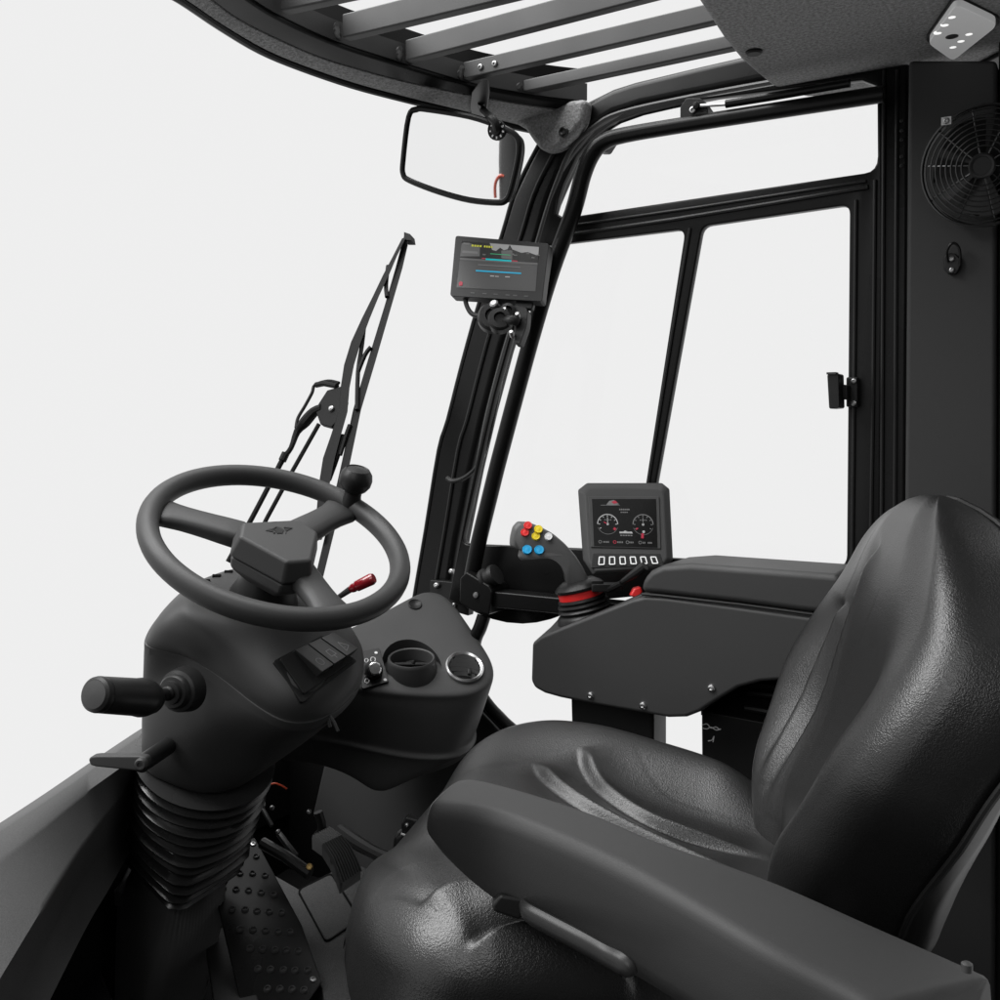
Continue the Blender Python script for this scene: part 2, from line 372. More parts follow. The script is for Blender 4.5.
# ---------------- headliner and lamp
zh = 1.47
hl = [(688, -14), (700, 6), (712, 24), (724, 42), (740, 61), (756, 75), (771, 87), (789, 95), (806, 98), (850, 96.5), (900, 94), (912, 94), (925, 97), (940, 99), (965, 97.5), (985, 93), (1010, 90)]
P3 = [AZ(x, y, zh) for x, y in hl]
P3 = [Vector((P3[0].x+.01, -.45, zh))]+P3+[Vector((-.30, P3[-1].y+.02, zh)), Vector((-.30, -.45, zh))]
bm = prism(BM(), P3, (0, 0, .05))
hlo = thing('headliner', 'grey felt headliner panel covering the rear of the cab roof', 'headliner', P3[8])
obj('felt_panel', bm, 'felt', hlo, bevel=.010, seg=4, bang=40)
bm = BM(); lathe(bm, AZ(754, 51.5, zh-.0005), (0, 0, -1), [(.011, -.002), (.0115, .002), (.009, .004), (.00001, .004)], 18)
obj('plug', bm, 'dark', hlo)
q = [AZ(x, y, zh-.001) for x, y in [(945, 80), (1010, 46), (1010, 87), (953, 86)]]
bm = prism(BM(), q, (0, 0, -.006)); obj('edge_pocket', bm, 'dark', hlo, bevel=.0025)
lp = Pl(AZ(960, 28, zh), (0, 0, -1))
lamp = thing('ceiling_lamp', 'small rectangular LED ceiling lamp lit on the grey headliner', 'lamp', lp.at(960, 28))
lc = [(928, 36), (956, -4), (999, 17), (953, 54)]
bm = prism(BM(), roundloop([lp.at(x, y) for x, y in [(925, 36), (955, -8), (1003, 17), (953, 57)]], .12), (0, 0, -.006)); obj('housing', bm, 'dark', lamp, bevel=.002)
bm = prism(BM(), roundloop([lp.at(x, y, .004) for x, y in lc], .16), (0, 0, -.010)); ln = obj('lens', bm, 'lens', lamp, bevel=.005)
for x, y in [(938, 33), (945, 25), (952, 17), (953, 47), (961, 41), (969, 34)]:
    bm = BM(); lathe(bm, lp.at(x, y, .0135), (0, 0, -1), [(.0055, -.001), (.0048, .0004), (.0025, .0009), (.00001, .001)], 16); obj('led', bm, 'led', ln)
bm = BM(); lathe(bm, lp.at(952, 36, .0135), (0, 0, -1), [(.008, -.001), (.0078, .0012), (.005, .0022), (.0046, .0014), (.00001, .0014)], 20); obj('switch', bm, 'bar', lamp)

# ================================================================== side door
Yd = -1.555
door = thing('cab_door', 'black framed side door with three windows between the front and rear pillars', 'door', AY(700, 590, Yd))
Q = lambda L, Y=Yd: [AY(x, y, Y) for x, y in L]
outer = [(448, 600), (462, 530), (478, 450), (492, 395), (510, 330), (528, 272), (540, 235), (550, 200), (562, 172), (585, 142), (612, 121), (640, 111), (700, 97), (790, 81), (883, 66), (880, 590), (700, 590), (600, 600), (580, 607), (565, 614), (550, 619.5), (536, 622.8), (522, 624), (506, 622.8), (492, 619.5), (478, 614), (464, 607)]
h1 = [(555, 213), (558, 198), (563, 183), (576, 156), (596, 132), (628, 113), (665, 104), (720, 97), (800, 87), (862, 80), (877, 86), (877.5, 156), (876.6, 163), (874, 168), (870, 171.3), (864, 173), (582, 215), (565, 219)]
h2 = [(536, 258), (522, 299), (508, 342), (495, 394), (482, 450), (471, 495), (462, 530), (464, 540), (474, 544), (580, 547), (630, 550), (635, 546), (645, 480), (665, 355), (684, 238), (682, 232), (676, 231), (556, 246), (548, 249)]
h3 = [(701, 231), (707, 225), (841, 206), (849, 212), (848, 400), (846, 560), (840, 567), (665, 558), (650, 556), (646, 550), (656, 482), (680, 350)]
bm = holed(Q(outer), [Q(h1), roundloop(Q([(536, 247), (685, 229), (635, 551), (461, 544), (495, 394)]), .06, 5), roundloop(Q([(702, 226), (849.5, 204.5), (846.5, 568), (645, 557), (656, 482)]), .06, 5)], (0, -.016, 0), .003)
obj('door_frame', bm, 'paint', door, smooth=60)
for h in (h1, h2, h3):
    bm = prism(BM(), [Vector(p)+Vector((0, -.006, 0)) for p in Q([((x-660)*1.01+660, (y-330)*1.01+330) for x, y in h])], (0, -.004, 0)); obj('window_pane', bm, 'pane', door)
# sash ridges
bm = BM()
tube(bm, Q([(560, 236), (676, 219), (780, 202), (868, 187)], Yd+.001), .0035, 8)
tube(bm, Q([(575, 225), (700, 207), (866, 181)], Yd+.001), .0025, 8)
tube(bm, Q([(856, 200), (854, 400), (852, 575)], Yd+.001), .003, 8)
tube(bm, Q([(875, 180), (873, 400), (870, 585)], Yd+.001), .003, 8)
tube(bm, Q([(690, 228), (672, 335), (648, 485), (640, 550)], Yd+.001), .003, 8)
obj('sash_ridge', bm, 'rubber', door)
tp = [(472, 575), (478, 545), (489, 500), (501, 452), (531, 340), (552, 270), (573, 212), (583, 175), (592, 154), (604, 142), (625, 135), (690, 124), (780, 110), (884, 94)]
bm = tube(BM(), Q(tp, -1.52), [.0145]*9+[.0135, .0125, .012, .012, .012], 16, per=5)
obj('tubular_rail', bm, 'paint', door)
bm = prism(BM(), roundloop(Q([(680, 107), (686, 98), (701, 98), (708, 108), (707, 122), (680, 126)], -1.515), .2), (0, -.03, 0))
bk = obj('rail_bracket', bm, 'dark', door, bevel=.003)
bm = BM(); screw(bm, AY(693, 110, -1.514), (0, 1, 0), .006); obj('bolt', bm, 'steel', bk)
bm = prism(BM(), roundloop(Q([(597, 142), (601, 136), (609, 135), (613, 141), (606, 152), (598, 152)], -1.535), .25), (0, -.02, 0)); obj('rail_clip', bm, 'dark', door, bevel=.002)
# latch on the rear stile
bm = prism(BM(), roundloop(Q([(827, 374), (838.5, 373), (839.5, 408), (829, 409)], -1.50), .22), (0, -.035, 0)); la = obj('latch_handle', bm, 'dark', door, bevel=.004)
bm = BM(); prism(bm, Q([(839, 384), (848, 385), (848, 400), (839, 399)], -1.525), (0, -.03, 0)); prism(bm, Q([(846, 377), (858, 377), (858, 407), (846, 407)], -1.545), (0, -.012, 0)); lb = obj('latch_bracket', bm, 'dark', door, bevel=.0025)
for y in (381, 403):
    bm = BM(); screw(bm, AY(854, y, -1.545), (0, 1, 0), .0045); obj('screw', bm, 'steel', lb)
bm = BM(); box(bm, AY(832.5, 373.5, -1.505), ((1, 0, 0), (0, 1, 0), (0, 0, 1)), (.013, .018, .003)); obj('latch_tip', bm, 'bar', la)
# lower hinge box, arm and rubber buffer
bm = prism(BM(), Q([(460, 578), (466, 572), (489, 586), (492, 592), (489, 615), (470, 610), (459, 602)], -1.49), (0, -.06, 0)); hbx = obj('hinge_box', bm, 'paint', door, bevel=.003)
bm = BM(); lathe(bm, AY(476, 595, -1.489), (0, 1, 0), [(.0055, 0), (.005, .002), (.00001, .0025)], 12); obj('bolt', bm, 'steel', hbx)
bm = prism(BM(), Q([(488, 591), (640, 606), (640, 622), (570, 615), (488, 607)], -1.50), (0, -.04, 0)); obj('lower_arm', bm, 'paint', door, bevel=.003)
bm = lathe(BM(), AY(480, 583, -1.51), (AY(497, 574, -1.51)-AY(480, 583, -1.51)), [(.016, -.02), (.017, .01), (.021, .012), (.021, .018), (.017, .02), (.017, .03), (.020, .032), (.019, .04), (.00001, .04)], 18); obj('rubber_buffer', bm, 'rubber', door)
bm = BM()
tube(bm, [D(484, 616, 1.80), D(480, 628, 1.80), D(475, 640, 1.81), D(472, 662, 1.84)], .0125, 12, per=4); obj('door_stay', bm, 'paint', door)

bm = BM(); tube(bm, Q([(698, 106), (728, 104)], -1.512), .0028, 8, mi=1); tube(bm, Q([(726, 104), (775, 96), (850, 83)], -1.512), .0062, 12); disc(bm, AY(697, 106, -1.512), (0, 1, 0), .006, .006)
single(obj('gas_strut', bm, ['paint', 'steel'], None), 'thin black gas strut with bright rod above the curved door tube', 'gas strut')

# pillar foot hardware
bm = BM()
prism(bm, [AY(x, y, -1.585) for x, y in [(430, 580), (452, 582), (470, 590), (468, 616), (455, 612), (430, 600)]], (0, -.02, 0))
o = thing('pillar_bracket', 'black steel bracket with bright bolts at the foot of the front pillar', 'bracket', AY(450, 600, -1.585)); obj('plate', bm, 'dark', o, bevel=.002)
for x, y, r in [(437, 585.5, .0065), (452, 571.5, .006), (457, 588, .006), (458.5, 595.5, .0075), (462, 601, .005), (454.5, 605, .0045)]:
    bm = BM(); lathe(bm, AY(x, y, -1.583), (-.2, 1, .3), [(r, -.003), (r, .003), (r*.7, .006), (r*.3, .007), (.00001, .006)], 10); obj('bolt', bm, 'steel', o)

# cable down the pillar
bm = tube(BM(), [AY(x, y, -1.572) for x, y in [(512, 335), (505, 358), (498, 392), (491, 428), (485, 450), (476, 468), (464, 478), (453, 481), (447, 478)]], .0048, 8, per=5)
single(obj('monitor_cable', bm, 'rubber', None), 'black cable curling down the front pillar below the reversing monitor', 'cable')

# ================================================================== rear-view mirror
mp = Pl(D(460, 155, 1.64), (-.05, .98, -.16))
mir = thing('rear_view_mirror', 'black framed rectangular rear view mirror hanging from the front header', 'mirror', mp.at(478, 112))
ml = catmull([mp.at(x, y) for x, y in [(409, 117), (417, 109.5), (428, 109.5), (470, 116.5), (500, 126.5), (514, 134), (519, 143), (518, 160), (511, 190), (506, 200), (498, 202.5), (470, 200), (440, 192), (410, 180.5), (403.5, 174), (403.5, 160)]], 4, True)
bm = prism(BM(), [p-mp.n*.002 for p in ml], -mp.n*.02); obj('mirror_back', bm, 'dark', mir, bevel=.004)
bm = tube(BM(), ml, .0052, 10, closed=True); obj('rim', bm, 'paint', mir)
cen = sum(ml, Vector())/len(ml)
bm = BM(); face(bm, [cen+(p-cen)*.985+mp.n*.0012 for p in ml]); obj('mirror_glass', bm, 'glass_m', mir)
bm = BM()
lathe(bm, mp.at(497, 130, .002), mp.n, [(.016, 0), (.016, .002), (.0150, .004), (.0142, .0025), (.009, .0025), (.0085, .006), (.006, .007), (.00001, .007)], 24); jb = obj('reflection_disc', bm, 'dark', mir)  # raised disc shaped to stand for a round reflection in the glass
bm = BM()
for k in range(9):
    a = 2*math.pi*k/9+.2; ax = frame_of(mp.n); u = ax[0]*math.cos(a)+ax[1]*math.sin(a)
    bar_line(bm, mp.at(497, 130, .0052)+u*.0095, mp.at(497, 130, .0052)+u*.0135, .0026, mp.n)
obj('reflection_stripe', bm, 'cream', jb)  # pale stripes of the same reflection, put into colour
bm = tube(BM(), [mp.at(497, 130, .006), mp.at(495, 122, .010), mp.at(489, 116, -.002), AZ(483, 110, zr-.012), AZ(481, 102, zr-.006)], .0065, 10, per=4); obj('mirror_arm', bm, 'dark', mir)

# ================================================================== reversing monitor
mo = pl3(D(455, 236, 1.70), D(548, 244, 1.64), D(450, 297, 1.68))
mon = thing('reversing_monitor', 'small flat reversing camera monitor clamped to the front pillar', 'monitor', mo.at(500, 300))
oq = [(455.5, 235.5), (549, 243.5), (542, 301.5), (450, 296)]
bm = prism(BM(), roundloop([mo.at(x, y) for x, y in oq], .045), -mo.n*.022-R*.0)
mb = obj('monitor_housing', bm, 'dark', mon, bevel=.0022)
bm = prism(BM(), roundloop([mo.at(x, y, -.014) for x, y in [(470, 243), (552, 246), (545, 292), (466, 287)]], .06), -mo.n*.012); obj('monitor_back', bm, 'dark', mon, bevel=.004)
bm = BM()
bar_line(bm, mo.at(457.5, 238.2), mo.at(546, 245.5), .0022, mo.n, h=.0003); bar_line(bm, mo.at(459, 241), mo.at(455, 285), .0026, mo.n, h=.0003)
obj('bezel_glint', bm, 'bar', mb) if False else bm.free()
sq = [(462, 241), (539, 247), (535.5, 291.5), (456.5, 287.5)]
def bil(q, u, v):  # bilinear place on a screen
    a = (q[0][0]+(q[1][0]-q[0][0])*u, q[0][1]+(q[1][1]-q[0][1])*u); b = (q[3][0]+(q[2][0]-q[3][0])*u, q[3][1]+(q[2][1]-q[3][1])*u)
    return a[0]+(b[0]-a[0])*v, a[1]+(b[1]-a[1])*v
SM = ['s_road', 's_sky', 's_tree', 's_grey', 's_teal', 's_blue', 's_white', 's_red', 's_black', 's_yellow', 's_green', 's_dim']
def sc_poly(bm, pl, q, uv, m, h): face(bm, [pl.at(*bil(q, u, v), h) for u, v in uv], SM.index(m))
def sc_rect(bm, pl, q, u0, v0, u1, v1, m, h=.0009): sc_poly(bm, pl, q, [(u0, v0), (u1, v0), (u1, v1), (u0, v1)], m, h)
bm = BM()
sc_rect(bm, mo, sq, 0, 0, 1, 1, 's_road', .0006)
sc_rect(bm, mo, sq, 0, 0, 1, .36, 's_tree', .0008)
sc_poly(bm, mo, sq, [(.36, 0), (.62, 0), (.60, .10), (.55, .13), (.50, .08), (.45, .16), (.40, .14)], 's_sky', .0010)
sc_poly(bm, mo, sq, [(.62, 0), (1, 0), (1, .20), (.86, .13), (.78, .16), (.66, .10)], 's_sky', .0010)
sc_poly(bm, mo, sq, [(0, .05), (.10, .03), (.24, .10), (.25, .30), (0, .33)], 's_grey', .0010)
sc_poly(bm, mo, sq, [(.52, .14), (.66, .12), (.67, .32), (.53, .31)], 's_grey', .0010)
sc_rect(bm, mo, sq, .02, .20, .22, .25, 's_dim', .0012)
for k in range(12):
    u = random.uniform(.25, .98); v = random.uniform(.14, .3); sc_rect(bm, mo, sq, u, v, u+.04, v+.03, 's_grey' if k % 3 else 's_tree', .0012)
sc_rect(bm, mo, sq, 0, .36, 1, .40, 's_grey', .0011)
sc_rect(bm, mo, sq, .33, .335, .66, .372, 's_teal', .0014); sc_rect(bm, mo, sq, .22, .60, .80, .63, 's_blue', .0014)
sc_rect(bm, mo, sq, .38, .22, .64, .235, 's_green', .0014); sc_rect(bm, mo, sq, .66, .34, .74, .36, 's_red', .0014); sc_rect(bm, mo, sq, .28, .33, .33, .35, 's_red', .0014)
sc_rect(bm, mo, sq, .24, .475, .78, .49, 's_dim', .0014)
sc_rect(bm, mo, sq, .41, .70, .46, .72, 's_white', .0014); sc_rect(bm, mo, sq, .47, .705, .52, .72, 's_white', .0014); sc_rect(bm, mo, sq, .60, .70, .66, .72, 's_white', .0014)
sc_poly(bm, mo, sq, [(.02, .90), (.04, .86), (.07, .88), (.07, .95), (.03, .96)], 's_red', .0014)
for k in range(4): sc_rect(bm, mo, sq, .13+k*.035, .06, .155+k*.035, .10, 's_yellow', .0014)
for k in range(4): sc_rect(bm, mo, sq, .29+k*.03, .06, .312+k*.03, .10, 's_yellow', .0014)
sc_rect(bm, mo, sq, .02, .03, .10, .07, 's_dim', .0014)
obj('screen', bm, SM, mon)
bm = BM()
for u in (.22, .35, .47, .60, .68, .80): bar_line(bm, mo.at(*bil(oq, u, .927)), mo.at(*bil(oq, u+.045, .927)), .0022, mo.n, h=.0006)
obj('button_mark', bm, 'bar', mon)
# clamp
bm = BM()
ctr = mo.at(503, 316, -.02)
for (x, y, r, h, dx) in [(493, 317, .026, .016, .0), (500, 320, .020, .02, .012), (508, 313, .014, .025, .0)]:
    lathe(bm, mo.at(x, y, -.012+dx), (mo.n+R*.3), [(r*.6, -h), (r, -h*.7), (r, h*.2), (r*.85, h*.4), (r*.85, h*.55), (r*.5, h*.6), (r*.4, h*.3), (.00001, h*.3)], 20)
cl = obj('clamp_body', bm, 'dark', mon)
bm = prism(BM(), roundloop([mo.at(x, y, -.006) for x, y in [(512, 304), (528, 307.5), (527, 325), (520, 344), (514, 343), (516, 325)]], .3), -mo.n*.02); obj('clamp_lever', bm, 'dark', mon, bevel=.003)
for x, y, r in [(494, 304, .0075), (517.5, 315, .0045), (511.5, 333, .0045), (505, 310, .004)]:
    bm = BM(); lathe(bm, mo.at(x, y, .004), mo.n+UP*.4, [(r, -.008), (r, .002), (r*.7, .004), (.00001, .004)], 12); obj('clamp_screw', bm, 'steel', cl)
bm = tube(BM(), [mo.at(505, 322, -.004), mo.at(512, 320, .006), mo.at(517, 322, .0)], .0085, 12, per=3); obj('clamp_knob', bm, 'rubber', cl)
bm = tube(BM(), [mo.at(x, y, -.012) for x, y in [(465, 296), (466.5, 305), (471, 313), (478, 316), (487, 315)]], .0042, 8, per=4); obj('cable', bm, 'rubber', mon)
bm = prism(BM(), [mo.at(x, y, -.01) for x, y in [(515, 299), (534, 300), (532, 309), (516, 308)]], -mo.n*.012); obj('mount_foot', bm, 'dark', mon, bevel=.002)

# ================================================================== wiper outside the windscreen
wq = pl3(D(345, 400, 1.86), D(408, 236, 1.98), D(252, 560, 1.80))
wip = thing('windscreen_wiper', 'black windscreen wiper standing behind the steering wheel', 'wiper', wq.at(250, 560))
W = lambda L, h=0: [wq.at(x, y, h) for x, y in L]
bm = loft(BM(), [[wq.at(x-w, y, 0), wq.at(x+w, y, 0), wq.at(x+w, y, -.012), wq.at(x-w, y, -.012)] for x, y, w in [(407, 236, 3), (399, 268, 3.5), (388, 306, 3.5), (371, 363, 4), (357, 410, 4), (346, 462, 4.2), (333, 520, 4.2), (316, 590, 4)]]); obj('wiper_blade', bm, 'wiper', wip, bevel=.0015)
bm = prism(BM(), W([(404, 232), (410, 234), (411, 240), (404, 240)], .002), -wq.n*.016); obj('blade_clip', bm, 'wiper', wip)
bm = loft(BM(), [[wq.at(x-w, y, .012), wq.at(x+w, y, .012), wq.at(x+w, y, .002), wq.at(x-w, y, .002)] for x, y, w in [(404, 238, 1.8), (395, 256, 2), (386, 275, 3), (376, 296, 3), (366, 318, 4), (356, 342, 5), (349, 365, 5), (345, 388, 4.5), (343, 412, 4.5), (336, 435, 5), (329, 458, 6), (325, 480, 5.5), (322, 500, 4.5), (318, 540, 4)]]); obj('wiper_bow', bm, 'wiper', wip, bevel=.002)
for L in ([(365, 318), (362, 345), (358, 372), (357, 410)], [(358, 372), (365, 355), (371, 347)], [(340, 455), (346, 436), (350, 425)], [(388, 266), (386, 285), (387, 297)], [(329, 480), (338, 455), (343, 435)]):
    bm = tube(BM(), W(L, .003), .0042, 8, per=3); obj('bow_link', bm, 'wiper', wip)
bm = prism(BM(), W([(327, 390), (341, 386), (345, 400), (342, 415), (331, 427), (320, 424), (315, 410), (318, 404)], .004), -wq.n*.012); pv = obj('pivot_plate', bm, 'wiper', wip, bevel=.002)
bm = BM(); lathe(bm, wq.at(332, 409, .005), wq.n, [(.006, 0), (.0055, .004), (.003, .006), (.00001, .006)], 14); obj('pivot_bolt', bm, 'steel', pv)
bm = tube(BM(), W([(322, 408), (314, 412), (305, 422), (297, 432), (291, 448), (283, 459), (272, 480), (252, 518), (228, 562)], .0), [.008, .010, .011, .007, .005, .0055, .005, .005, .005], 10, per=3); obj('wiper_arm', bm, 'wiper', wip)
bm = tube(BM(), W([(319, 424), (293, 470), (267, 518), (246, 560)], -.004), .0042, 8); obj('parallel_arm', bm, 'wiper', wip)
bm = BM(); tube(bm, W([(339, 383), (328, 381), (315, 385), (312, 393), (305, 406), (298, 418), (296, 428)], .004), .0032, 8, per=4); tube(bm, W([(316, 385), (324, 383.5), (337, 386)], .004), .0055, 8); obj('washer_hose', bm, 'wiper', wip)
bm = BM(); lathe(bm, wq.at(284, 457, .0), Vector(wq.at(292, 440)-wq.at(276, 474)), [(.0075, -.008), (.0075, .008)], 10); obj('arm_joint', bm, 'wiper', wip)

# ================================================================== steering column and wheel
WC = Vector((.9966, -1.049, .793)); WN = Vector((math.sin(.518)*math.cos(2.804), math.sin(.518)*math.sin(2.804), math.cos(.518))); WR = .178
wp = Pl(WC, WN)
ax = frame_of(WN)
sw = thing('steering_wheel', 'black three spoke steering wheel with angular hub and spinner knob', 'steering wheel', WC)
def wdir(x, y): v = wp.at(x, y)-WC; return v.normalized()
bm = BM(); n1, n2 = 96, 20; loops = []
for k in range(n1):
    a = 2*math.pi*k/n1; u = ax[0]*math.cos(a)+ax[1]*math.sin(a)
    loops.append([WC+u*WR+(u*math.cos(2*math.pi*j/n2)*.0150+WN*math.sin(2*math.pi*j/n2)*.0165) for j in range(n2)])
loops.append(loops[0]); loft(bm, loops, False, False)
obj('rim', bm, 'wheel', sw)
for x, y in [(166, 509), (351, 502), (330, 604)]:
    u = wdir(x, y); s = WN.cross(u)
    secs = []
    for t, w, zt, th in [(.028, .029, .004, .034), (.08, .024, .002, .027), (.12, .023, .001, .024), (.15, .025, .0, .022), (.172, .038, -.001, .018)]:
        c = WC+u*t; secs.append([c+s*w+WN*(zt-th*.4), c+s*w*.9+WN*zt, c+s*w*.55+WN*(zt+.004), c-s*w*.55+WN*(zt+.004), c-s*w*.9+WN*zt, c-s*w+WN*(zt-th*.4), c-s*w*.8+WN*(zt-th), c+s*w*.8+WN*(zt-th)])
    bm = loft(BM(), secs); obj('spoke', bm, 'wheel', sw, sub=1, smooth=60)
hp_ = Pl(WC+WN*.028, WN)
ht = [(243, 522), (299.5, 519), (318, 532), (311.5, 560), (287.5, 562), (240, 536)]
tp_ = [hp_.at(x, y) for x, y in ht]; hc = sum(tp_, Vector())/6
bm = BM(); loft(bm, [tp_, [hc+(p-hc)*1.13-WN*.028 for p in tp_], [hc+(p-hc)*1.13-WN*.034 for p in tp_]])
hub = obj('hub_cap', bm, 'plastic', sw, bevel=.0045, seg=4)
bm = BM(); loft(bm, [[hc+(p-hc)*1.09-WN*.0355 for p in tp_], [hc+(p-hc)*1.06-WN*.052 for p in tp_], [hc+(p-hc)*.6-WN*.075 for p in tp_]]); obj('hub_base', bm, 'wheel', sw, bevel=.004)
# winged diamond emblem pressed into the hub cap
E_ = lambda x, y: (200+x/7.143, 500+y/7.143)
bm = BM()
def rel(L, h=.0012): prism(bm, [hp_.at(*E_(x, y), -.0004) for x, y in L], WN*h)
rel([(470, 222), (500, 208), (530, 212), (520, 232)]); rel([(660, 203), (625, 197), (600, 203), (615, 228)])
rel([(530, 215), (555, 196), (585, 206), (600, 222), (580, 243), (550, 240)])
rel([(508, 214), (548, 192), (548, 197), (514, 218)], .0016); rel([(600, 198), (655, 206), (652, 210), (598, 203)], .0016)
for k in range(4): rel([(520+k*30, 238+(k % 2)*4), (534+k*26, 232), (540+k*26, 236), (528+k*28, 244)], .0014)
rel([(512, 158), (550, 156), (550, 160), (513, 162)], .0006)
obj('emblem', bm, 'dark', hub)
# spinner knob
kb = wp.at(350, 505)
bm = BM(); kb2 = kb+WN*.012
lathe(bm, kb2, WN*.85+ZZ*.3, [(.015, -.02), (.0155, -.004), (.0135, .005), (.0135, .012), (.0195, .017), (.0245, .025), (.0258, .034), (.0240, .043), (.0185, .0505), (.0172, .049), (.008, .0515), (.00001, .052)], 28)
obj('spinner_knob', bm, 'dark', sw)

col = thing('steering_column', 'grey moulded steering column with rubber bellows under the steering wheel', 'steering column', WC-WN*.85)
def hpl(h): return Pl(WC-WN*h, WN)
def star(px, pl, N=64, closed=True, tens=4):
    """closed contour drawn on a plane, resampled evenly by angle about the column axis"""
    c = pl.p if len(px) < 999 else None
    P = [pl.at(x, y) for x, y in px]; c = sum(P, Vector())/len(P); P = catmull(P, 8, True)
    b, a_ = ax[0], ax[1]; ang = [math.atan2((p-c).dot(a_), (p-c).dot(b)) for p in P]; rad = [(p-c).length for p in P]
    o = sorted(range(len(P)), key=lambda i: ang[i]); A = [ang[i] for i in o]; Rr = [rad[i] for i in o]
    t = np.linspace(-math.pi, math.pi, N, endpoint=False); r = np.interp(t, A, Rr, period=2*math.pi)
    return [c+(b*math.cos(q)+a_*math.sin(q))*float(w) for q, w in zip(t, r)]
deck = star([(178, 604), (200, 582), (240, 568), (285, 580), (320, 600), (338, 620), (326, 636), (290, 640), (250, 636), (212, 628), (186, 618)], hpl(.112))
f0 = star([(160, 622), (172, 600), (200, 580), (250, 567), (300, 585), (345, 618), (356, 645), (350, 668), (328, 684), (303, 690), (280, 684), (252, 667), (213, 645), (180, 634)], hpl(.137))
f1 = star([(150, 636), (163, 610), (200, 580), (260, 570), (310, 590), (350, 625), (362, 655), (358, 680), (335, 702), (305, 712), (280, 708), (255, 694), (215, 664), (180, 650)], hpl(.165))
f2 = star([(144, 648), (160, 615), (200, 585), (260, 575), (320, 600), (356, 635), (364, 662), (360, 684), (340, 708), (315, 721), (287, 722), (258, 707), (215, 674), (175, 652)], hpl(.185))
f3 = star([(143, 656), (160, 622), (200, 592), (260, 580), (320, 606), (356, 642), (363, 670), (357, 694), (338, 716), (314, 729), (286, 730), (255, 715), (212, 683), (172, 662)], hpl(.200))
g1 = star([(142, 700), (160, 665), (205, 640), (260, 640), (310, 665), (325, 700), (315, 735), (280, 750), (235, 748), (185, 735)], hpl(.29))
g2 = star([(142, 740), (155, 710), (205, 690), (255, 695), (282, 722), (280, 755), (245, 782), (207, 786), (168, 770)], hpl(.36))
g3 = star([(142, 771), (152, 738), (205, 718), (255, 722), (273, 742), (268, 762), (240, 788), (207, 797), (170, 788)], hpl(.40))
mid = lambda A, B, t: [a.lerp(b, t) for a, b in zip(A, B)]
def ins(L, k): c = sum(L, Vector())/len(L); return [c+(p-c)*k for p in L]
bm = loft(BM(), [[p+WN*.012 for p in ins(deck, .35)], [p+WN*.010 for p in ins(deck, .8)], deck, f0, f1, ins(f2, .985), f2, ins(f2, 1.006), ins(f3, .998), f3, mid(f3, g1, .25), g1, g2, g3, [p+WN*.01 for p in ins(g3, .9)]])
obj('column_shroud', bm, 'plastic', col, sub=2, smooth=80)
bm = BM(); lathe(bm, WC-WN*.13, WN, [(.055, -.01), (.05, .03), (.040, .06), (.038, .09)], 28); obj('wheel_boss', bm, 'dark', col)
# small slots in the top of the shroud
bm = BM()
for x, y in [(206, 580), (217, 575), (229, 571)]:
    p = hpl(.105).at(x, y); tube(bm, [p-R*.006-WN*.002, p+R*.006-WN*.002], .003, 8)
obj('shroud_slot', bm, 'black', col)
# bellows: round at the top, square with a corner to the front at the foot
g3c = sum(g3, Vector())/64
def ringsq(c, r, sq, N=64, rot=0.0, tilt=0):
    L = []
    for k in range(N):
        a = -math.pi+2*math.pi*k/N; a2 = a-rot
        q = 1/max(abs(math.cos(a2)), abs(math.sin(a2)))
        rr = r*((1-sq)+sq*min(q, 1.25)*.9)
        L.append(c+(ax[0]*math.cos(a)+ax[1]*math.sin(a))*rr)
    return L
B0 = hpl(.395).at(207, 757); B1 = hpl(.60).at(183, 862)
cornerdir = (hpl(.6).at(178, 893)-B1).normalized(); rot = math.atan2(cornerdir.dot(ax[1]), cornerdir.dot(ax[0]))-math.pi/4
loops = []; nf = 11
for k in range(nf*6+1):
    t = k/(nf*6); c = B0.lerp(B1, t); ph = (k % 6)/6
    rip = (.0065, .0058, -.002, -.0070, -.0078, -.004)[k % 6]*(1+.15*math.sin(k//6*2.4)); c = c+ax[0]*.0012*math.sin(k//6*1.9)+ax[1]*.0012*math.cos(k//6*3.1)
    if k == nf*6: rip = .003
    r = .101-.022*t+rip
    loops.append(ringsq(c, r, min(1, max(0, (t-.25)*1.4)), rot=rot))
bm = loft(BM(), loops); obj('bellows', bm, 'fold', col, smooth=28)
B2 = hpl(.62).at(181, 868); B3 = hpl(1.12).at(108, 1160)
bm = loft(BM(), [ringsq(B2.lerp(B3, t), .079-.0*t, 1, rot=rot) for t in (-.08, .3, .7, 1)]); obj('column_foot', bm, 'foot', col, sub=1, smooth=60)
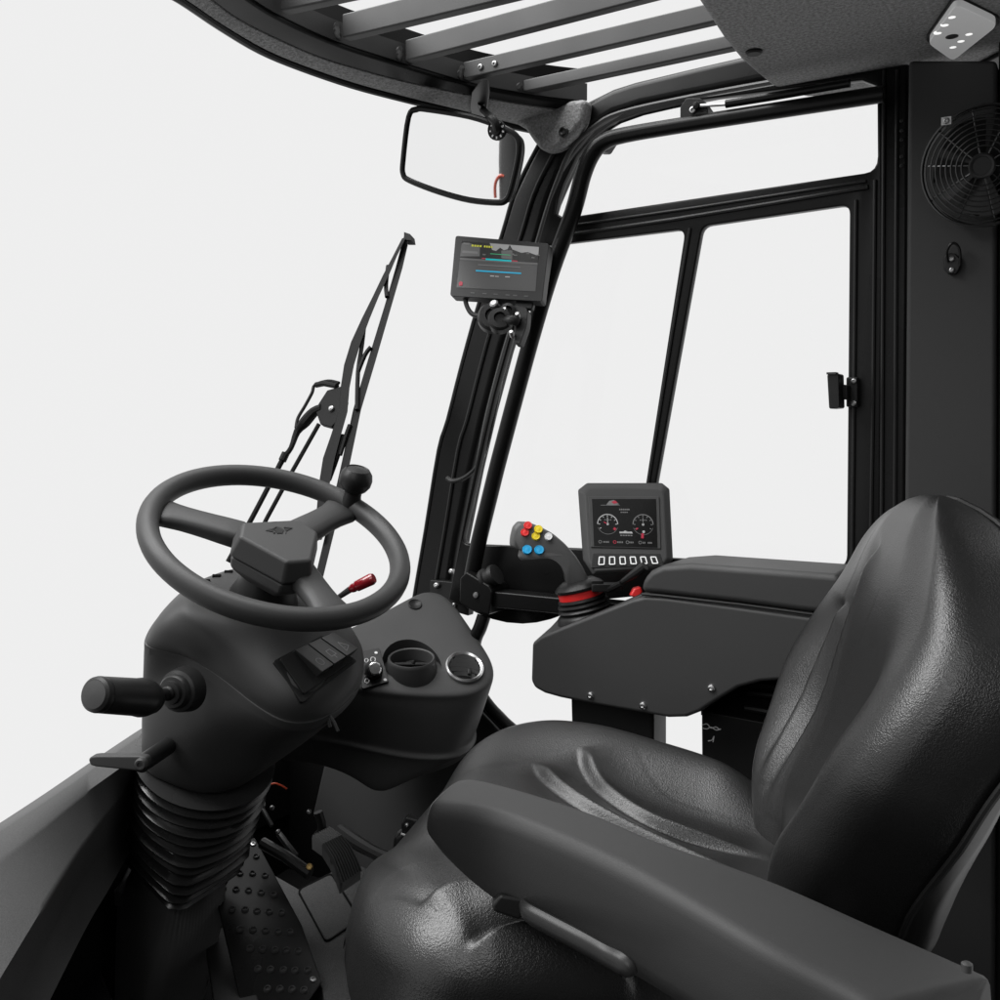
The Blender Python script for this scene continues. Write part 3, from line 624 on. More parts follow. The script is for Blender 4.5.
# rocker switch panel on the wing
sp = pl3(hpl(.124).at(273, 661), hpl(.112).at(322, 635), hpl(.152).at(302, 703))
bm = prism(BM(), roundloop([sp.at(x, y, .003) for x, y in [(273, 661), (322, 635), (357.5, 661), (302, 703)]], .06), sp.n*.006-sp.n*.012); swp = obj('switch_panel', bm, 'dark', col, bevel=.002)
bm = prism(BM(), roundloop([sp.at(x, y, .004) for x, y in [(279, 660), (322, 638), (353, 660), (303, 695)]], .06), sp.n*.004); obj('switch_frame', bm, 'dark', col, bevel=.0015)
ic = []
for k in range(3):
    a, b = k/3+.01, (k+1)/3-.01
    tl, bl_ = (295.5, 649.5), (322, 671)
    def e(p, q, t): return (p[0]+(q[0]-p[0])*t, p[1]+(q[1]-p[1])*t)
    T0, T1 = e((295, 649.5), (334, 632), a), e((295, 649.5), (334, 632), b); Bq0, Bq1 = e((322, 672), (359, 648), a), e((322, 672), (359, 648), b)
    H = .017
    topq = [sp.at(*T0, .012), sp.at(*T1, .012), sp.at(*Bq1, .027), sp.at(*Bq0, .027)]
    bm = BM(); loft(bm, [[p-sp.n*.020 for p in topq], topq]); rk = obj('rocker_switch', bm, 'rocker', col, bevel=.0012, seg=2)
    nn = (topq[1]-topq[0]).cross(topq[3]-topq[0]).normalized(); nn = nn if nn.dot(sp.n) > 0 else -nn
    q4 = lambda u, v: topq[0].lerp(topq[1], u).lerp(topq[3].lerp(topq[2], u), v)
    bm = BM()
    if k == 2:
        tri = [q4(.3, .85), q4(.75, .72), q4(.45, .42)]
        for i in range(3): bar_line(bm, tri[i], tri[(i+1) % 3], .0009, nn)
        bar_line(bm, q4(.44, .68), q4(.5, .72), .0009, nn)
    elif k == 1:
        for u0, v0, u1, v1 in ((.3, .75, .7, .75), (.3, .75, .35, .5), (.7, .75, .65, .5), (.35, .5, .65, .5), (.5, .88, .5, .75)): bar_line(bm, q4(u0, v0), q4(u1, v1), .0009, nn)
    else:
        for i in range(8):
            a1, a2 = 2*math.pi*i/8, 2*math.pi*(i+1)/8; bar_line(bm, q4(.5+.2*math.cos(a1), .7+.14*math.sin(a1)), q4(.5+.2*math.cos(a2), .7+.14*math.sin(a2)), .0008, nn)
    obj('symbol', bm, 'dimprint', rk)
# key under the wing
bm = BM(); tube(bm, [D(330, 716, 1.42), D(334, 722, 1.42), D(338, 731, 1.42)], .0026, 8); tube(bm, [D(328, 719, 1.425), D(330, 727, 1.425)], .0025, 8); obj('key_stub', bm, 'bar', col)

# direction lever
dl = thing('direction_lever', 'black direction lever with fat cylindrical grip left of the steering column', 'lever', D(178, 692, 1.36))
a0, a1 = D(97, 694.5, 1.22), D(150, 698, 1.31)
dv = (a1-a0).normalized()
bm = BM(); L = (a1-a0).length
lathe(bm, a0, dv, [(.018, -.006), (.0215, -.003), (.0225, .001), (.0225, .006), (.0218, .007), (.0225, .009), (.0232, .035), (.0240, L*.70), (.0255, L*.82), (.0245, L*.90), (.0215, L)], 32); obj('grip', bm, 'rubber', dl)
bm = BM(); lathe(bm, a0-dv*.006, dv, [(.00001, -.002), (.010, -.0015), (.0175, 0), (.018, .001)], 32); obj('end_cap', bm, 'plastic2', dl)
a2 = D(178, 691, 1.37)
bm = BM(); d2 = (a2-a1); l2 = d2.length; lathe(bm, a1, d2, [(.0195, -.004), (.021, .0), (.019, .006), (.010, .014), (.008, l2*.55), (.010, l2*.6), (.009, l2*.8)], 24); obj('collar', bm, 'dark', dl)
bm = BM(); lathe(bm, a2, (d2.normalized()*-1+Vector((0, .2, 0))), [(.032, -.02), (.030, -.004), (.0285, .002), (.024, .004), (.0235, .010), (.021, .013), (.0165, .014), (.016, .020), (.009, .022)], 28); obj('boot', bm, 'rubber', dl)
bm = BM()
for x, y in [(144, 693), (143, 704)]: bar_line(bm, D(x, y-2.0, 1.27), D(x+1, y+2.0, 1.268), .0014, -FW)
obj('grip_mark', bm, 'cream', dl)
# tilt lever
tl = thing('tilt_lever', 'short black column tilt lever below the direction lever', 'lever', D(163, 752, 1.42))
fwd = -FW
bm = prism(BM(), [D(x, y, 1.36) for x, y in [(88, 759.5), (91, 756.5), (97, 755.8), (139, 756), (146, 757.5), (148, 763), (146, 769), (140, 771.5), (96, 767), (90, 765.5)]], FW*.018); obj('handle', bm, 'plastic2', tl, bevel=.004, seg=4)
bm = BM(); lathe(bm, D(140.5, 764.5, 1.352), fwd, [(.0085, -.006), (.0085, .0), (.0065, .003), (.004, .003), (.0035, .001), (.00001, .001)], 18); obj('pivot_screw', bm, 'bar', tl)
bm = tube(BM(), [D(141, 764, 1.372), D(168, 746, 1.45)], .0125, 16); obj('shaft', bm, 'dark', tl)
# multi-function lever with red grip
ind = thing('signal_lever', 'thin lever with dark red grip sticking out right of the steering wheel', 'lever', D(334, 600, 1.45))
bm = tube(BM(), [D(318, 606, 1.47), D(336, 599, 1.46), D(350, 589.5, 1.45)], [.0035, .0035, .005], 10); obj('stalk', bm, 'bar', ind)
bm = BM(); b0, b1 = D(350, 589.5, 1.45), D(374, 578, 1.44); dd = (b1-b0).normalized(); l3 = (b1-b0).length
lathe(bm, b0, dd, [(.0045, 0), (.0062, .003), (.0068, .006), (.0064, .010), (.0080, .012), (.0088, l3*.9), (.007, l3), (.00001, l3)], 20); obj('grip', bm, 'redlens', ind)

# ================================================================== dashboard console
dp = pl3(D(361, 691, 1.66), D(480, 695, 1.70), D(426, 591, 1.86))
dash = thing('dashboard_console', 'grey moulded dashboard console with vents and knob right of the column', 'dashboard', dp.at(430, 690))
dk = [(296, 672), (330, 685), (361, 691), (392, 695), (420, 697), (446, 697.5), (470, 696.5), (488, 689), (496, 677), (494, 662), (485, 647), (472, 628), (455, 603), (443, 592), (427, 589), (414, 594), (385, 610), (345, 630), (300, 645)]
d0 = [dp.at(x, y) for x, y in dk]
back = Vector((.05, -.12, 0))
lipf = [(272, 728, 1.64), (300, 736, 1.66), (335, 741.5, 1.67), (370, 749, 1.68), (402, 756, 1.69), (432, 758.5, 1.70), (455, 756.5, 1.71), (470, 748, 1.74), (475, 738, 1.80), (474, 728, 1.86), (468, 716, 1.92), (458, 704, 1.97), (445, 690, 2.02), (435, 684, 2.04), (420, 684, 2.04), (405, 690, 2.02), (370, 700, 2.0), (330, 705, 1.97), (285, 705, 1.9)]
l1 = [D(x, y, d) for x, y, d in lipf]
dcen = sum(d0, Vector())/len(d0); lcen = sum(l1, Vector())/len(l1)
mid = lambda A, B, t: [a.lerp(b, t) for a, b in zip(A, B)]
out = lambda L, k, dz=0: [p+(p-sum(L, Vector())/len(L)).normalized()*k+ZZ*dz for p in L]
skf = [(262, 760, 1.66), (285, 764, 1.67), (318, 767, 1.68), (350, 780, 1.69), (370, 797, 1.695), (384, 797, 1.70), (405, 783, 1.715), (440, 774, 1.75), (462, 764, 1.80), (470, 752, 1.86), (466, 740, 1.92), (456, 728, 1.97), (443, 714, 2.02), (433, 708, 2.04), (418, 708, 2.04), (403, 714, 2.02), (368, 724, 2.0), (328, 729, 1.97), (280, 735, 1.9)]
sk = [D(x, y, d) for x, y, d in skf]
bm = loft(BM(), [[p+dp.n*.002 for p in ins(d0, .55)], [p+dp.n*.002 for p in ins(d0, .9)], [p-dp.n*.001 for p in ins(d0, .985)], [p-dp.n*.008 for p in d0], mid(d0, l1, .25), mid(d0, l1, .85), out(l1, -.002, .006), out(l1, .004, .0015), out(l1, .005, -.003), out(l1, -.002, -.008), mid(l1, sk, .5), sk, out(sk, -.02, .01)])
cbody = obj('console_body', bm, 'plastic2', dash, sub=2, smooth=80)
bm = BM(); lathe(bm, dp.at(415, 604.5, .002), dp.n, [(.013, 0), (.013, .001), (.0115, .0022), (.010, .001), (.00001, .0)], 20); obj('screw_recess', bm, 'dark', dash)
def carve(o, cut):
    """cut a shape out of a part for good"""
    me = bpy.data.meshes.new('c'); cut.to_mesh(me); cut.free(); c = bpy.data.objects.new('c', me); COL.objects.link(c); c.location = o.matrix_world.translation
    md = o.modifiers.new('b', 'BOOLEAN'); md.object = c; md.solver = 'EXACT'
    dg = bpy.context.evaluated_depsgraph_get(); dg.update(); nm = bpy.data.meshes.new_from_object(o.evaluated_get(dg))
    o.modifiers.clear(); old = o.data; o.data = nm; nm.name = old.name; bpy.data.objects.remove(c); bpy.data.meshes.remove(me)
    nm.shade_smooth(); nm.set_sharp_from_angle(angle=math.radians(40))
cn = (dp.n*.25+ZZ*1.0+Vector((-.04, .10, 0))).normalized(); cc = dp.at(411.5, 658, .012); cax = frame_of(cn)
cut = lathe(BM(), cc-cn*.020, cn, [(.052, 0), (.050, .02), (.046, .20)], 40); cut.transform(Matrix.Translation(-rootloc(dash)))
bpy.context.view_layer.update(); carve(cbody, cut)
# heater knob plate
kp = roundloop([dp.at(x, y, .003) for x, y in [(359, 653), (379, 648.5), (389, 682.5), (362, 690)]], .08)
bm = prism(BM(), kp, dp.n*.003); kpl = obj('knob_plate', bm, 'dark', dash, bevel=.0008)
for x, y, r in [(376, 653, .0028), (385, 680, .0028), (363, 660, .0018)]:
    bm = lathe(BM(), dp.at(x, y, .006), dp.n, [(r, 0), (r, .001), (.00001, .001)], 10); obj('plate_screw', bm, 'cream', kpl)
for (cx, cy, rr) in ((367, 681, 2.2), (373, 659.5, 2.4), (366.5, 660.5, 1.8)):
    bm = tube(BM(), [dp.at(cx+rr*math.cos(2*math.pi*i/14), cy+rr*math.sin(2*math.pi*i/14), .0062) for i in range(14)], .0007, 6, closed=True); obj('marking', bm, 'cream', kpl)
for p_, q_ in (((363, 668), (363.5, 673)), ((365, 676), (369, 675.5))):
    bm = BM(); bar_line(bm, dp.at(*p_, .0062), dp.at(*q_, .0062), .0016, dp.n); obj('marking', bm, 'cream', kpl)
bm = BM(); kc = dp.at(373, 671, .004); kd = (D(380, 662, 1.60)-kc).normalized()
kn = lathe(BM(), kc, kd, [(.0165, 0), (.0155, .010), (.0135, .022), (.011, .027), (.00001, .0275)], 22); kn = obj('heater_knob', kn, 'dark', dash)
bm.free(); bm = BM(); lathe(bm, kc+kd*.0265, kd, [(.0115, -.003), (.0112, .001), (.009, .003), (.00001, .0035)], 22); obj('knob_cap', bm, 'chrome', kn)
# cup shaped outlet with dark oval mouth
bm = BM(); lathe(bm, cc-cn*.055, cn, [(.047, -.01), (.045, .03), (.0415, .05), (.0405, .055), (.039, .0565), (.0365, .055), (.035, .045), (.033, .018), (.00001, .014)], 36); cup = obj('air_outlet_cup', bm, 'plastic2', dash)
bm = BM(); lathe(bm, cc-cn*.02, cn, [(.0345, -.001), (.0345, .001), (.00001, .001)], 28); obj('cup_mouth', bm, 'black', cup)
bm = BM(); tube(bm, [cc-cn*.012-R*.03, cc-cn*.012+R*.03], .003, 8); tube(bm, [cc-cn*.012-R*.008+FW*.01, cc-cn*.008+R*.006], .004, 8); obj('vane', bm, 'dark', cup)
# round vent with bright ring
vc = dp.at(464.5, 667.5, .004)
bm = BM(); lathe(bm, vc, dp.n, [(.0335, -.004), (.0335, .003), (.031, .0055), (.0275, .003), (.0270, -.002)], 44); obj('vent_ring', bm, 'silver', dash)
bm = BM(); lathe(bm, vc, dp.n, [(.0275, -.003), (.0272, -.0005), (.00001, -.0005)], 36); obj('vent_mouth', bm, 'black', dash)
vax = ((R-dp.n*R.dot(dp.n)).normalized(),); vu = vax[0]; vv = dp.n.cross(vu)
for k in range(-2, 3):
    y_ = k*.0095; w_ = math.sqrt(max(0, .0265**2-y_**2))
    bm = BM(); cpt = vc+vv*y_+dp.n*.001
    loft(bm, [[cpt+vu*s*w_+vv*(.004*(1-s*s))+vv*dy+dp.n*dz for dy, dz in ((-.003, -.001), (.0025, .003), (.0035, .002), (-.002, -.002))] for s in (-1, -.6, -.2, .2, .6, 1)]); obj('vent_vane', bm, 'plastic2', dash)
bm = BM(); box(bm, vc+vu*.008-vv*.012+dp.n*.004, (vu, vv, dp.n), (.006, .012, .006)); obj('vent_tab', bm, 'dark', dash, bevel=.0015)

# ================================================================== right armrest console, joystick, terminal
Yc = -1.40
con = thing('armrest_console', 'grey control console box with padded armrest right of the seat', 'console', AY(650, 718, Yc))
side = [(531.5, 643), (540, 636.5), (560, 628), (600, 612), (632, 599.5), (645, 596.5), (665, 597.5), (730, 606), (840, 621), (860, 680), (800, 679), (760, 682), (738, 688), (718, 700), (700, 712), (686, 717.5), (668, 718), (643, 713.5), (600, 706), (560, 698), (544, 693.5), (534, 688), (530.5, 681)]
bm = prism(BM(), [AY(x, y, Yc) for x, y in side], (0, -.13, 0)); cb = obj('console_body', bm, 'plastic', con, bevel=.007, seg=4)
for x, y in [(590.5, 695.5), (643, 705.5), (711.5, 688)]:
    bm = BM(); screw(bm, AY(x, y, Yc+.0005), (0, 1, 0), .0062); obj('screw', bm, 'chrome', cb)
pad = [(640, 593), (642, 580), (650, 571), (662, 565.5), (690, 563.5), (840, 574.5), (850, 617), (803, 612), (740, 603.5), (660, 594.5)]
pd = [AY(x, y, Yc-.003) for x, y in pad]
bm = prism(BM(), pd, (0, -.125, 0)); obj('arm_pad', bm, 'foam', con, bevel=.014, seg=5)
bm = BM(); tube(bm, [AY(x, y, Yc-.001) for x, y in [(642, 594), (660, 595.5), (740, 604.5), (840, 618)]], .0022, 8); obj('pad_seam', bm, 'dark', con)
# upper deck behind the side plate where joystick and terminal stand
dq = [AY(x, y, Yc-.02) for x, y in [(545, 634), (600, 611), (640, 594), (700, 575), (700, 620), (600, 640), (550, 640)]]
bm = prism(BM(), dq, (0, -.10, 0)); obj('console_deck', bm, 'dark', con, bevel=.005)
bm = prism(BM(), [D(x, y, 1.56) for x, y in [(630, 596), (634, 588.5), (641, 586.5), (643, 592), (638, 599)]], FW*.02); obj('stop_button', bm, 'red', con, bevel=.003)
bm = prism(BM(), [AY(x, y, Yc-.045) for x, y in [(570, 690), (653, 690), (653, 760), (572, 760)]], (0, -.06, 0)); obj('console_post', bm, 'dark', con, bevel=.006)
bm = prism(BM(), [D(534, 641, 1.625), D(550, 627, 1.66), D(563, 613, 1.70), D(578, 604, 1.70), D(600, 600, 1.64), D(600, 614, 1.60)], (0, 0, -.03)); obj('deck_nose', bm, 'plastic', con, bevel=.004)
# joystick
jc = AY(584, 607, Yc-.068); jd = jc-CAM; jdep = jd.dot(FW)
joy = thing('joystick', 'black pistol grip joystick with coloured buttons and red ring on the console', 'joystick', jc)
jn = (ZZ+Vector((.22, .10, 0))).normalized(); K2 = jdep/1000
bm = BM(); lathe(bm, jc-jn*.012, jn, [(30*K2, -.01), (29*K2, .0), (27*K2, .004), (24*K2, .006), (27*K2, .010), (26*K2, .0125), (23.5*K2, .0145), (26*K2, .018), (25.5*K2, .0205), (22.5*K2, .0225), (24.5*K2, .0255), (24*K2, .0285), (22*K2, .030)], 36); obj('rubber_boot', bm, 'rubber', joy)
bm = BM(); lathe(bm, jc-jn*.012, jn, [(21*K2, .029), (22.5*K2, .030), (22.7*K2, .041), (21*K2, .043)], 36); obj('red_ring', bm, 'red', joy)
bm = BM(); lathe(bm, jc-jn*.012, jn, [(22*K2, .0415), (24.5*K2, .043), (25*K2, .047), (23*K2, .051), (16*K2, .058)], 36); obj('grip_skirt', bm, 'dark', joy)
Dj = lambda x, y, h=0: D(x, y, jdep-h)
gp = [(517.5, 521.5), (528, 522), (542, 527.5), (553, 533.5), (565, 543.5), (576, 556), (583, 567), (588, 577), (592, 590), (570, 590), (568, 578), (563.5, 568), (557, 562), (549, 558.5), (521, 560.5), (518, 557), (519.5, 549), (513, 548), (509.5, 545), (510, 537), (512.5, 527)]
gl = roundloop([Dj(x, y, .016) for x, y in gp], .3, 3)
gcx = sum(gl, Vector())/len(gl)
bm = BM(); loft(bm, [[p+(p-gcx)*-.13-FW*.004 for p in gl], [p+(p-gcx)*-.03 for p in gl], [p+FW*.008 for p in gl], [p+FW*.024 for p in gl], [p+(p-gcx)*-.04+FW*.032 for p in gl], [p+(p-gcx)*-.14+FW*.036 for p in gl]]); obj('grip', bm, 'gripm', joy, smooth=60)
jb_ = lambda x, y, r, m, name='button': obj(name, lathe(BM(), Dj(x, y, .0195), -FW+UP*.35, [(r*K2, -.006), (r*K2, .0015), (r*K2*.86, .0032), (r*K2*.6, .0028), (r*K2*.3, .0034), (.00001, .0034)], 22), m, joy)
for x, y in [(528, 525.7), (525, 532.5)]: jb_(x, y, 4.3, 'red')
for x, y in [(538.5, 529.5), (536, 536.3)]: jb_(x, y, 4.4, 'yellow')
jb_(548.5, 536.8, 4.1, 'cream')
for x, y in [(527.3, 549.7), (539.3, 550)]: jb_(x, y, 5, 'blue')
# display terminal
tpn = pl3(D(588, 488, 1.64), D(662, 488, 1.62), D(600, 565, 1.585))
ter = thing('display_terminal', 'square grey display terminal with round gauges and six keys on the console', 'display', tpn.at(630, 572))
TQ = lambda L, h=0: [tpn.at(x, y, h) for x, y in L]
tc_ = [(578, 490), (587, 483), (662, 483), (669.5, 489), (673, 560), (664, 570), (593, 575), (583, 560)]
bm = BM(); tin = [(585, 495), (590, 490), (660, 490), (664, 494), (667, 558), (660, 567), (596, 571), (589, 560)]
loft(bm, [TQ(tin, .003), TQ(tc_, -.004), TQ(tc_, -.030), TQ(tin, -.038)]); obj('terminal_housing', bm, 'panel', ter, bevel=.0022, seg=2)
sq2 = [(592, 499), (656, 499), (657.5, 547.5), (594, 546)]
bm = BM(); g0 = [(588, 497), (659.5, 497), (661, 549.5), (591, 548)]
prism(bm, TQ(g0, .002), tpn.n*.003); obj('screen_bezel', bm, 'panel', ter, bevel=.002)
bm = BM(); Sx = 's_black'
sc_rect(bm, tpn, sq2, 0, 0, 1, 1, 's_black', .0054)
def arc(cu, cv, r, a0, a1, w, m, n=14):
    for i in range(n):
        t1, t2 = math.radians(a0+(a1-a0)*i/n), math.radians(a0+(a1-a0)*(i+1)/n); asp = 1.31
        sc_poly(bm, tpn, sq2, [(cu+(r)*math.cos(t1), cv-(r)*asp*math.sin(t1)), (cu+(r)*math.cos(t2), cv-(r)*asp*math.sin(t2)), (cu+(r-w)*math.cos(t2), cv-(r-w)*asp*math.sin(t2)), (cu+(r-w)*math.cos(t1), cv-(r-w)*asp*math.sin(t1))], m, .0058)
def tick(cu, cv, r0, r1, a, w, m, h=.006):
    a = math.radians(a); asp = 1.31; du, dv_ = math.cos(a), -math.sin(a)*asp; nu, nv = -math.sin(a)*w, -math.cos(a)*asp*w
    sc_poly(bm, tpn, sq2, [(cu+du*r0+nu, cv+dv_*r0+nv), (cu+du*r1+nu, cv+dv_*r1+nv), (cu+du*r1-nu, cv+dv_*r1-nv), (cu+du*r0-nu, cv+dv_*r0-nv)], m, h)
for cu, m in ((.23, 's_white'), (.785, 's_dim')):
    arc(cu, .53, .165, 0, 180, .014, m, 18); arc(cu, .53, .165, 200, 340, .006, 's_dim', 10)
    for a in range(-30, 211, 30): tick(cu, .53, .12, .145, a, .006, m)
    tick(cu, .53, 0, .11, 90, .005, m); arc(cu, .53, .02, 0, 360, .02, 's_white', 8)
    for k in range(4): sc_rect(bm, tpn, sq2, cu-.05+k*.03, .43, cu-.032+k*.03, .45, 's_dim', .0062)
tick(.23, .53, .11, .15, -35, .02, 's_red', .0064); tick(.23, .53, .02, .07, 150, .008, 's_red', .0064); tick(.785, .53, .14, .22, -95, .02, 's_red', .0064); tick(.785, .53, .10, .14, 215, .01, 's_red', .0064)
arc(.79, .68, .022, 0, 360, .022, 's_white', 8)
sc_poly(bm, tpn, sq2, [(.22, .12), (.27, .04), (.34, .02), (.42, .11), (.36, .13)], 's_dim', .0058); sc_poly(bm, tpn, sq2, [(.30, .06), (.36, .03), (.40, .08), (.34, .10)], 's_red', .0062); sc_rect(bm, tpn, sq2, .13, .125, .43, .135, 's_dim', .006)
for k in range(6): sc_rect(bm, tpn, sq2, .42+k*.028, .205, .44+k*.028, .235, 's_dim', .0058)
for k in range(4): sc_rect(bm, tpn, sq2, .44+k*.03, .265, .46+k*.03, .29, 's_dim', .0058)
sc_poly(bm, tpn, sq2, [(.41, .68), (.47, .685), (.50, .66), (.54, .685), (.60, .68), (.62, .72), (.41, .72)], 's_white', .0058)
for k in range(5): sc_rect(bm, tpn, sq2, .42+k*.04, .75, .45+k*.04, .775, 's_dim', .0058)
for u in (.07, .30, .50, .70): arc(u+.03, .905, .028, 0, 360, .009, 's_dim' if u != .3 else 's_red', 8)
for u0, n in ((.15, 4), (.37, 4), (.56, 3), (.77, 2), (.85, 3)):
    for k in range(n): sc_rect(bm, tpn, sq2, u0+k*.024, .89, u0+.016+k*.024, .925, 's_dim', .0058)
obj('screen', bm, SM, ter)
kq = [(594, 554.5), (659, 555), (662.5, 565), (592, 567)]
bm = prism(BM(), TQ([(593, 553.5), (660, 554), (664, 566.5), (591, 568.5)], .002), tpn.n*.0022); kst = obj('key_strip', bm, 'dark', ter, bevel=.0008)
for k in range(6):
    u0 = .075+k*.155
    bm = prism(BM(), [tpn.at(*bil(kq, u0+du, v), .004) for du, v in ((0, .12), (.10, .12), (.105, .9), (.005, .9))], tpn.n*.002); ky = obj('key', bm, 'dark', kst, bevel=.0006, seg=1)
    bm = BM(); cs = [tpn.at(*bil(kq, u0+du, v), .0062) for du, v in ((.012, .2), (.088, .2), (.093, .82), (.017, .82))]
    for i in range(4): bar_line(bm, cs[i], cs[(i+1) % 4], .0017, tpn.n)
    obj('key_outline', bm, 'white', ky)
# stalk of small switch beside the terminal
bm = BM(); tube(bm, [D(622, 582, 1.57), D(634, 574, 1.56), D(645, 566, 1.55)], [.004, .007, .0075], 10)
tube(bm, [D(608, 590, 1.6), D(622, 583, 1.57)], .005, 8)
single(obj('toggle_lever', bm, 'dark', None), 'short black toggle lever in front of the display terminal keys', 'lever')
bm = BM(); box(bm, D(606, 587, 1.62), (R, FW, UP), (.05, .05, .012)); box(bm, D(596, 583, 1.63), (R, FW, UP), (.02, .04, .01))
single(obj('terminal_mount', bm, 'dark', None, bevel=.002), 'flat black mounting plate between joystick and display terminal', 'mount')

# side cover behind the seat with vent slots and scribbled mark
sc_ = thing('seat_side_box', 'black slotted box beside the seat under the console', 'box', AY(740, 830, -1.47))
bm = prism(BM(), [AY(x, y, -1.47) for x, y in [(701.5, 711), (800, 729), (840, 735), (840, 900), (703, 900)]], (0, -.08, 0)); bx = obj('box_body', bm, 'dark', sc_, bevel=.002)
bm = prism(BM(), [AY(x, y, -1.50) for x, y in [(701, 670), (840, 650), (840, 740), (701, 715)]], (0, -.05, 0)); obj('box_rear', bm, 'black', sc_)
bm = BM()
for L in ([(752, 684), (800, 691)], [(748, 693), (800, 699)], [(745, 708), (800, 717)]): tube(bm, [AY(x, y, -1.495) for x, y in L], .005, 8)
obj('louvre', bm, 'dark', sc_)
bm = BM()
wv = [[(702, 725), (707, 724), (711, 728), (716, 727), (720, 730)], [(702, 728), (707, 729), (711, 727), (716, 730), (721, 729)], [(708, 741), (712, 740), (714, 736), (713, 742)]]
for L in wv: tube(bm, [AY(x, y, -1.4685) for x, y in L], .0008, 6, per=4)
obj('scratch_mark', bm, 'cream', bx)
bm = BM(); tube(bm, [AY(x, y, -1.44) for x, y in [(745, 800), (764, 778), (790, 752)]], .009, 10, per=3); tube(bm, [AY(x, y, -1.43) for x, y in [(750, 792), (772, 772), (790, 766)]], .006, 10)
obj('adjuster_bar', bm, 'rubber', sc_)

# ================================================================== seat
yaw = math.radians(17); sf = Vector((math.cos(yaw), math.sin(yaw), 0)); sl = Vector((-math.sin(yaw), math.cos(yaw), 0))
SO = Vector((.25, -1.075, 0)); ct = math.radians(10); cf = sf*math.cos(ct)+ZZ*math.sin(ct); cu_ = -sf*math.sin(ct)+ZZ*math.cos(ct); CO = SO+ZZ*.468; cpl = Pl(CO, cu_)
seat = thing('operator_seat', 'black grained vinyl operator seat with contoured cushion and tall backrest', 'seat', SO+Vector((0, 0, .30)))
def interp(x, xs, ys):
    k = np.linspace(-1, 1, 9)*.05*(xs[-1]-xs[0]); k = k*min(1, max(0, (xs[-1]-x)/(.05*(xs[-1]-xs[0]))))
    return float(np.mean(np.interp(x+k, xs, ys)))
def smooth(x, a, b): t = min(1, max(0, (x-a)/(b-a))); return t*t*(3-2*t)
def pldist(p, L):
    best = 9; bt = 0; side_ = 1; tot = len(L)-1
    for i in range(tot):
        ax_, ay = L[i]; bx_, by = L[i+1]; dx, dy = bx_-ax_, by-ay
        t = max(0, min(1, ((p[0]-ax_)*dx+(p[1]-ay)*dy)/(dx*dx+dy*dy+1e-12)))
        qx, qy = ax_+dx*t, ay+dy*t; d = math.hypot(p[0]-qx, p[1]-qy)
        if d < best: best = d; bt = (i+t)/tot; side_ = 1 if dx*(p[1]-qy)-dy*(p[0]-qx) > 0 else -1
    return best, bt, side_
def sploc(px, z):
    L = []
    for x, y in px:
        p = cpl.at(x, y, z)-CO; L.append((p.dot(cf), p.dot(sl), 0))
    return [(q.x, q.y) for q in catmull(L, 5)]
creases = [(sploc([(579, 751), (592, 766), (612, 782), (650, 802), (714, 823), (775, 842)], .012), 1),
           (sploc([(535, 753), (552, 770), (580, 788), (620, 806), (700, 838), (770, 866)], .012), 1),
           (sploc([(418, 911), (440, 905), (470, 903), (530, 915), (600, 940)], .012), -1),
           (sploc([(464, 948), (500, 944), (540, 945), (590, 956), (640, 974), (700, 1010)], .012), -1)]
def pleat(d, t, sd, A, B):
    """sewn pleat: the outer side is raised to a lip, the inner side falls away into a fold"""
    f = smooth(t, 0, .14)*(1-smooth(t, .72, 1)*.9)
    k = smooth(d*(1 if sd > 0 else -1), -.006, .007)
    return (k*A*math.exp(-(d/.026)**1.2)-(1-k)*B*math.exp(-(d/.030)**1.2))*f
CL = .452
NS, NU = 170, 200
def edge(u, u0, h): t = max(0, (abs(u)-u0)/(1-u0)); return h*(1-math.sqrt(max(0, 1-t*t)))
loops = []
for i in range(NS+1):
    q = .5-.5*math.cos(math.pi*i/NS); q = .4*q+.6*i/NS
    x = -.03+q*(CL+.03)
    w = interp(x, [-.03, 0, .06, .14, .25, .34, .40, .435, CL], [.175, .19, .212, .250, .270, .268, .256, .240, .205])
    wl = interp(x, [-.03, 0, .06, .14, .25, .32, .37, .41, .435, CL], [.185, .205, .245, .30, .355, .365, .335, .285, .24, .19])
    fr = max(0, (x-(CL-.13))/.13); bk_ = max(0, (.04-x)/.07)
    roll = .085*(1-math.sqrt(max(0, 1-fr**2.3)))+.05*(1-math.sqrt(max(0, 1-bk_**2)))
    L = []
    us = [-1+2*k/NU for k in range(NU+1)]
    for u in us:
        u = math.copysign(1-(1-abs(u))**1.25, u)
        l = u*(w if u < 0 else wl)
        z = .036*smooth(abs(u), .40, .84)*smooth(x, -.02, .12)*(1-.55*smooth(x, .26, .44))
        z -= .014*math.exp(-((x-.13)/.13)**2)*(1-smooth(abs(u), .3, .75))
        z -= edge(u, .80, .055)
        for cr, sg in creases:
            d, t, sd = pldist((x, l), cr)
            if d < .07 and not (t <= 0 or t >= 1): z += pleat(d, t, 1 if sd == sg else -1, .011, .007)
        L.append(CO+cf*x+sl*l+cu_*(z-roll))
    zb = -.115
    for k in range(12):
        a = k/11; u = 1-2*a
        L.append(CO+cf*x+sl*(u*(w if u < 0 else wl)*.97)+cu_*(zb-.012*math.sin(math.pi*a)))
    loops.append(L)
bm = loft(BM(), loops); obj('cushion', bm, 'leather', seat, smooth=75)
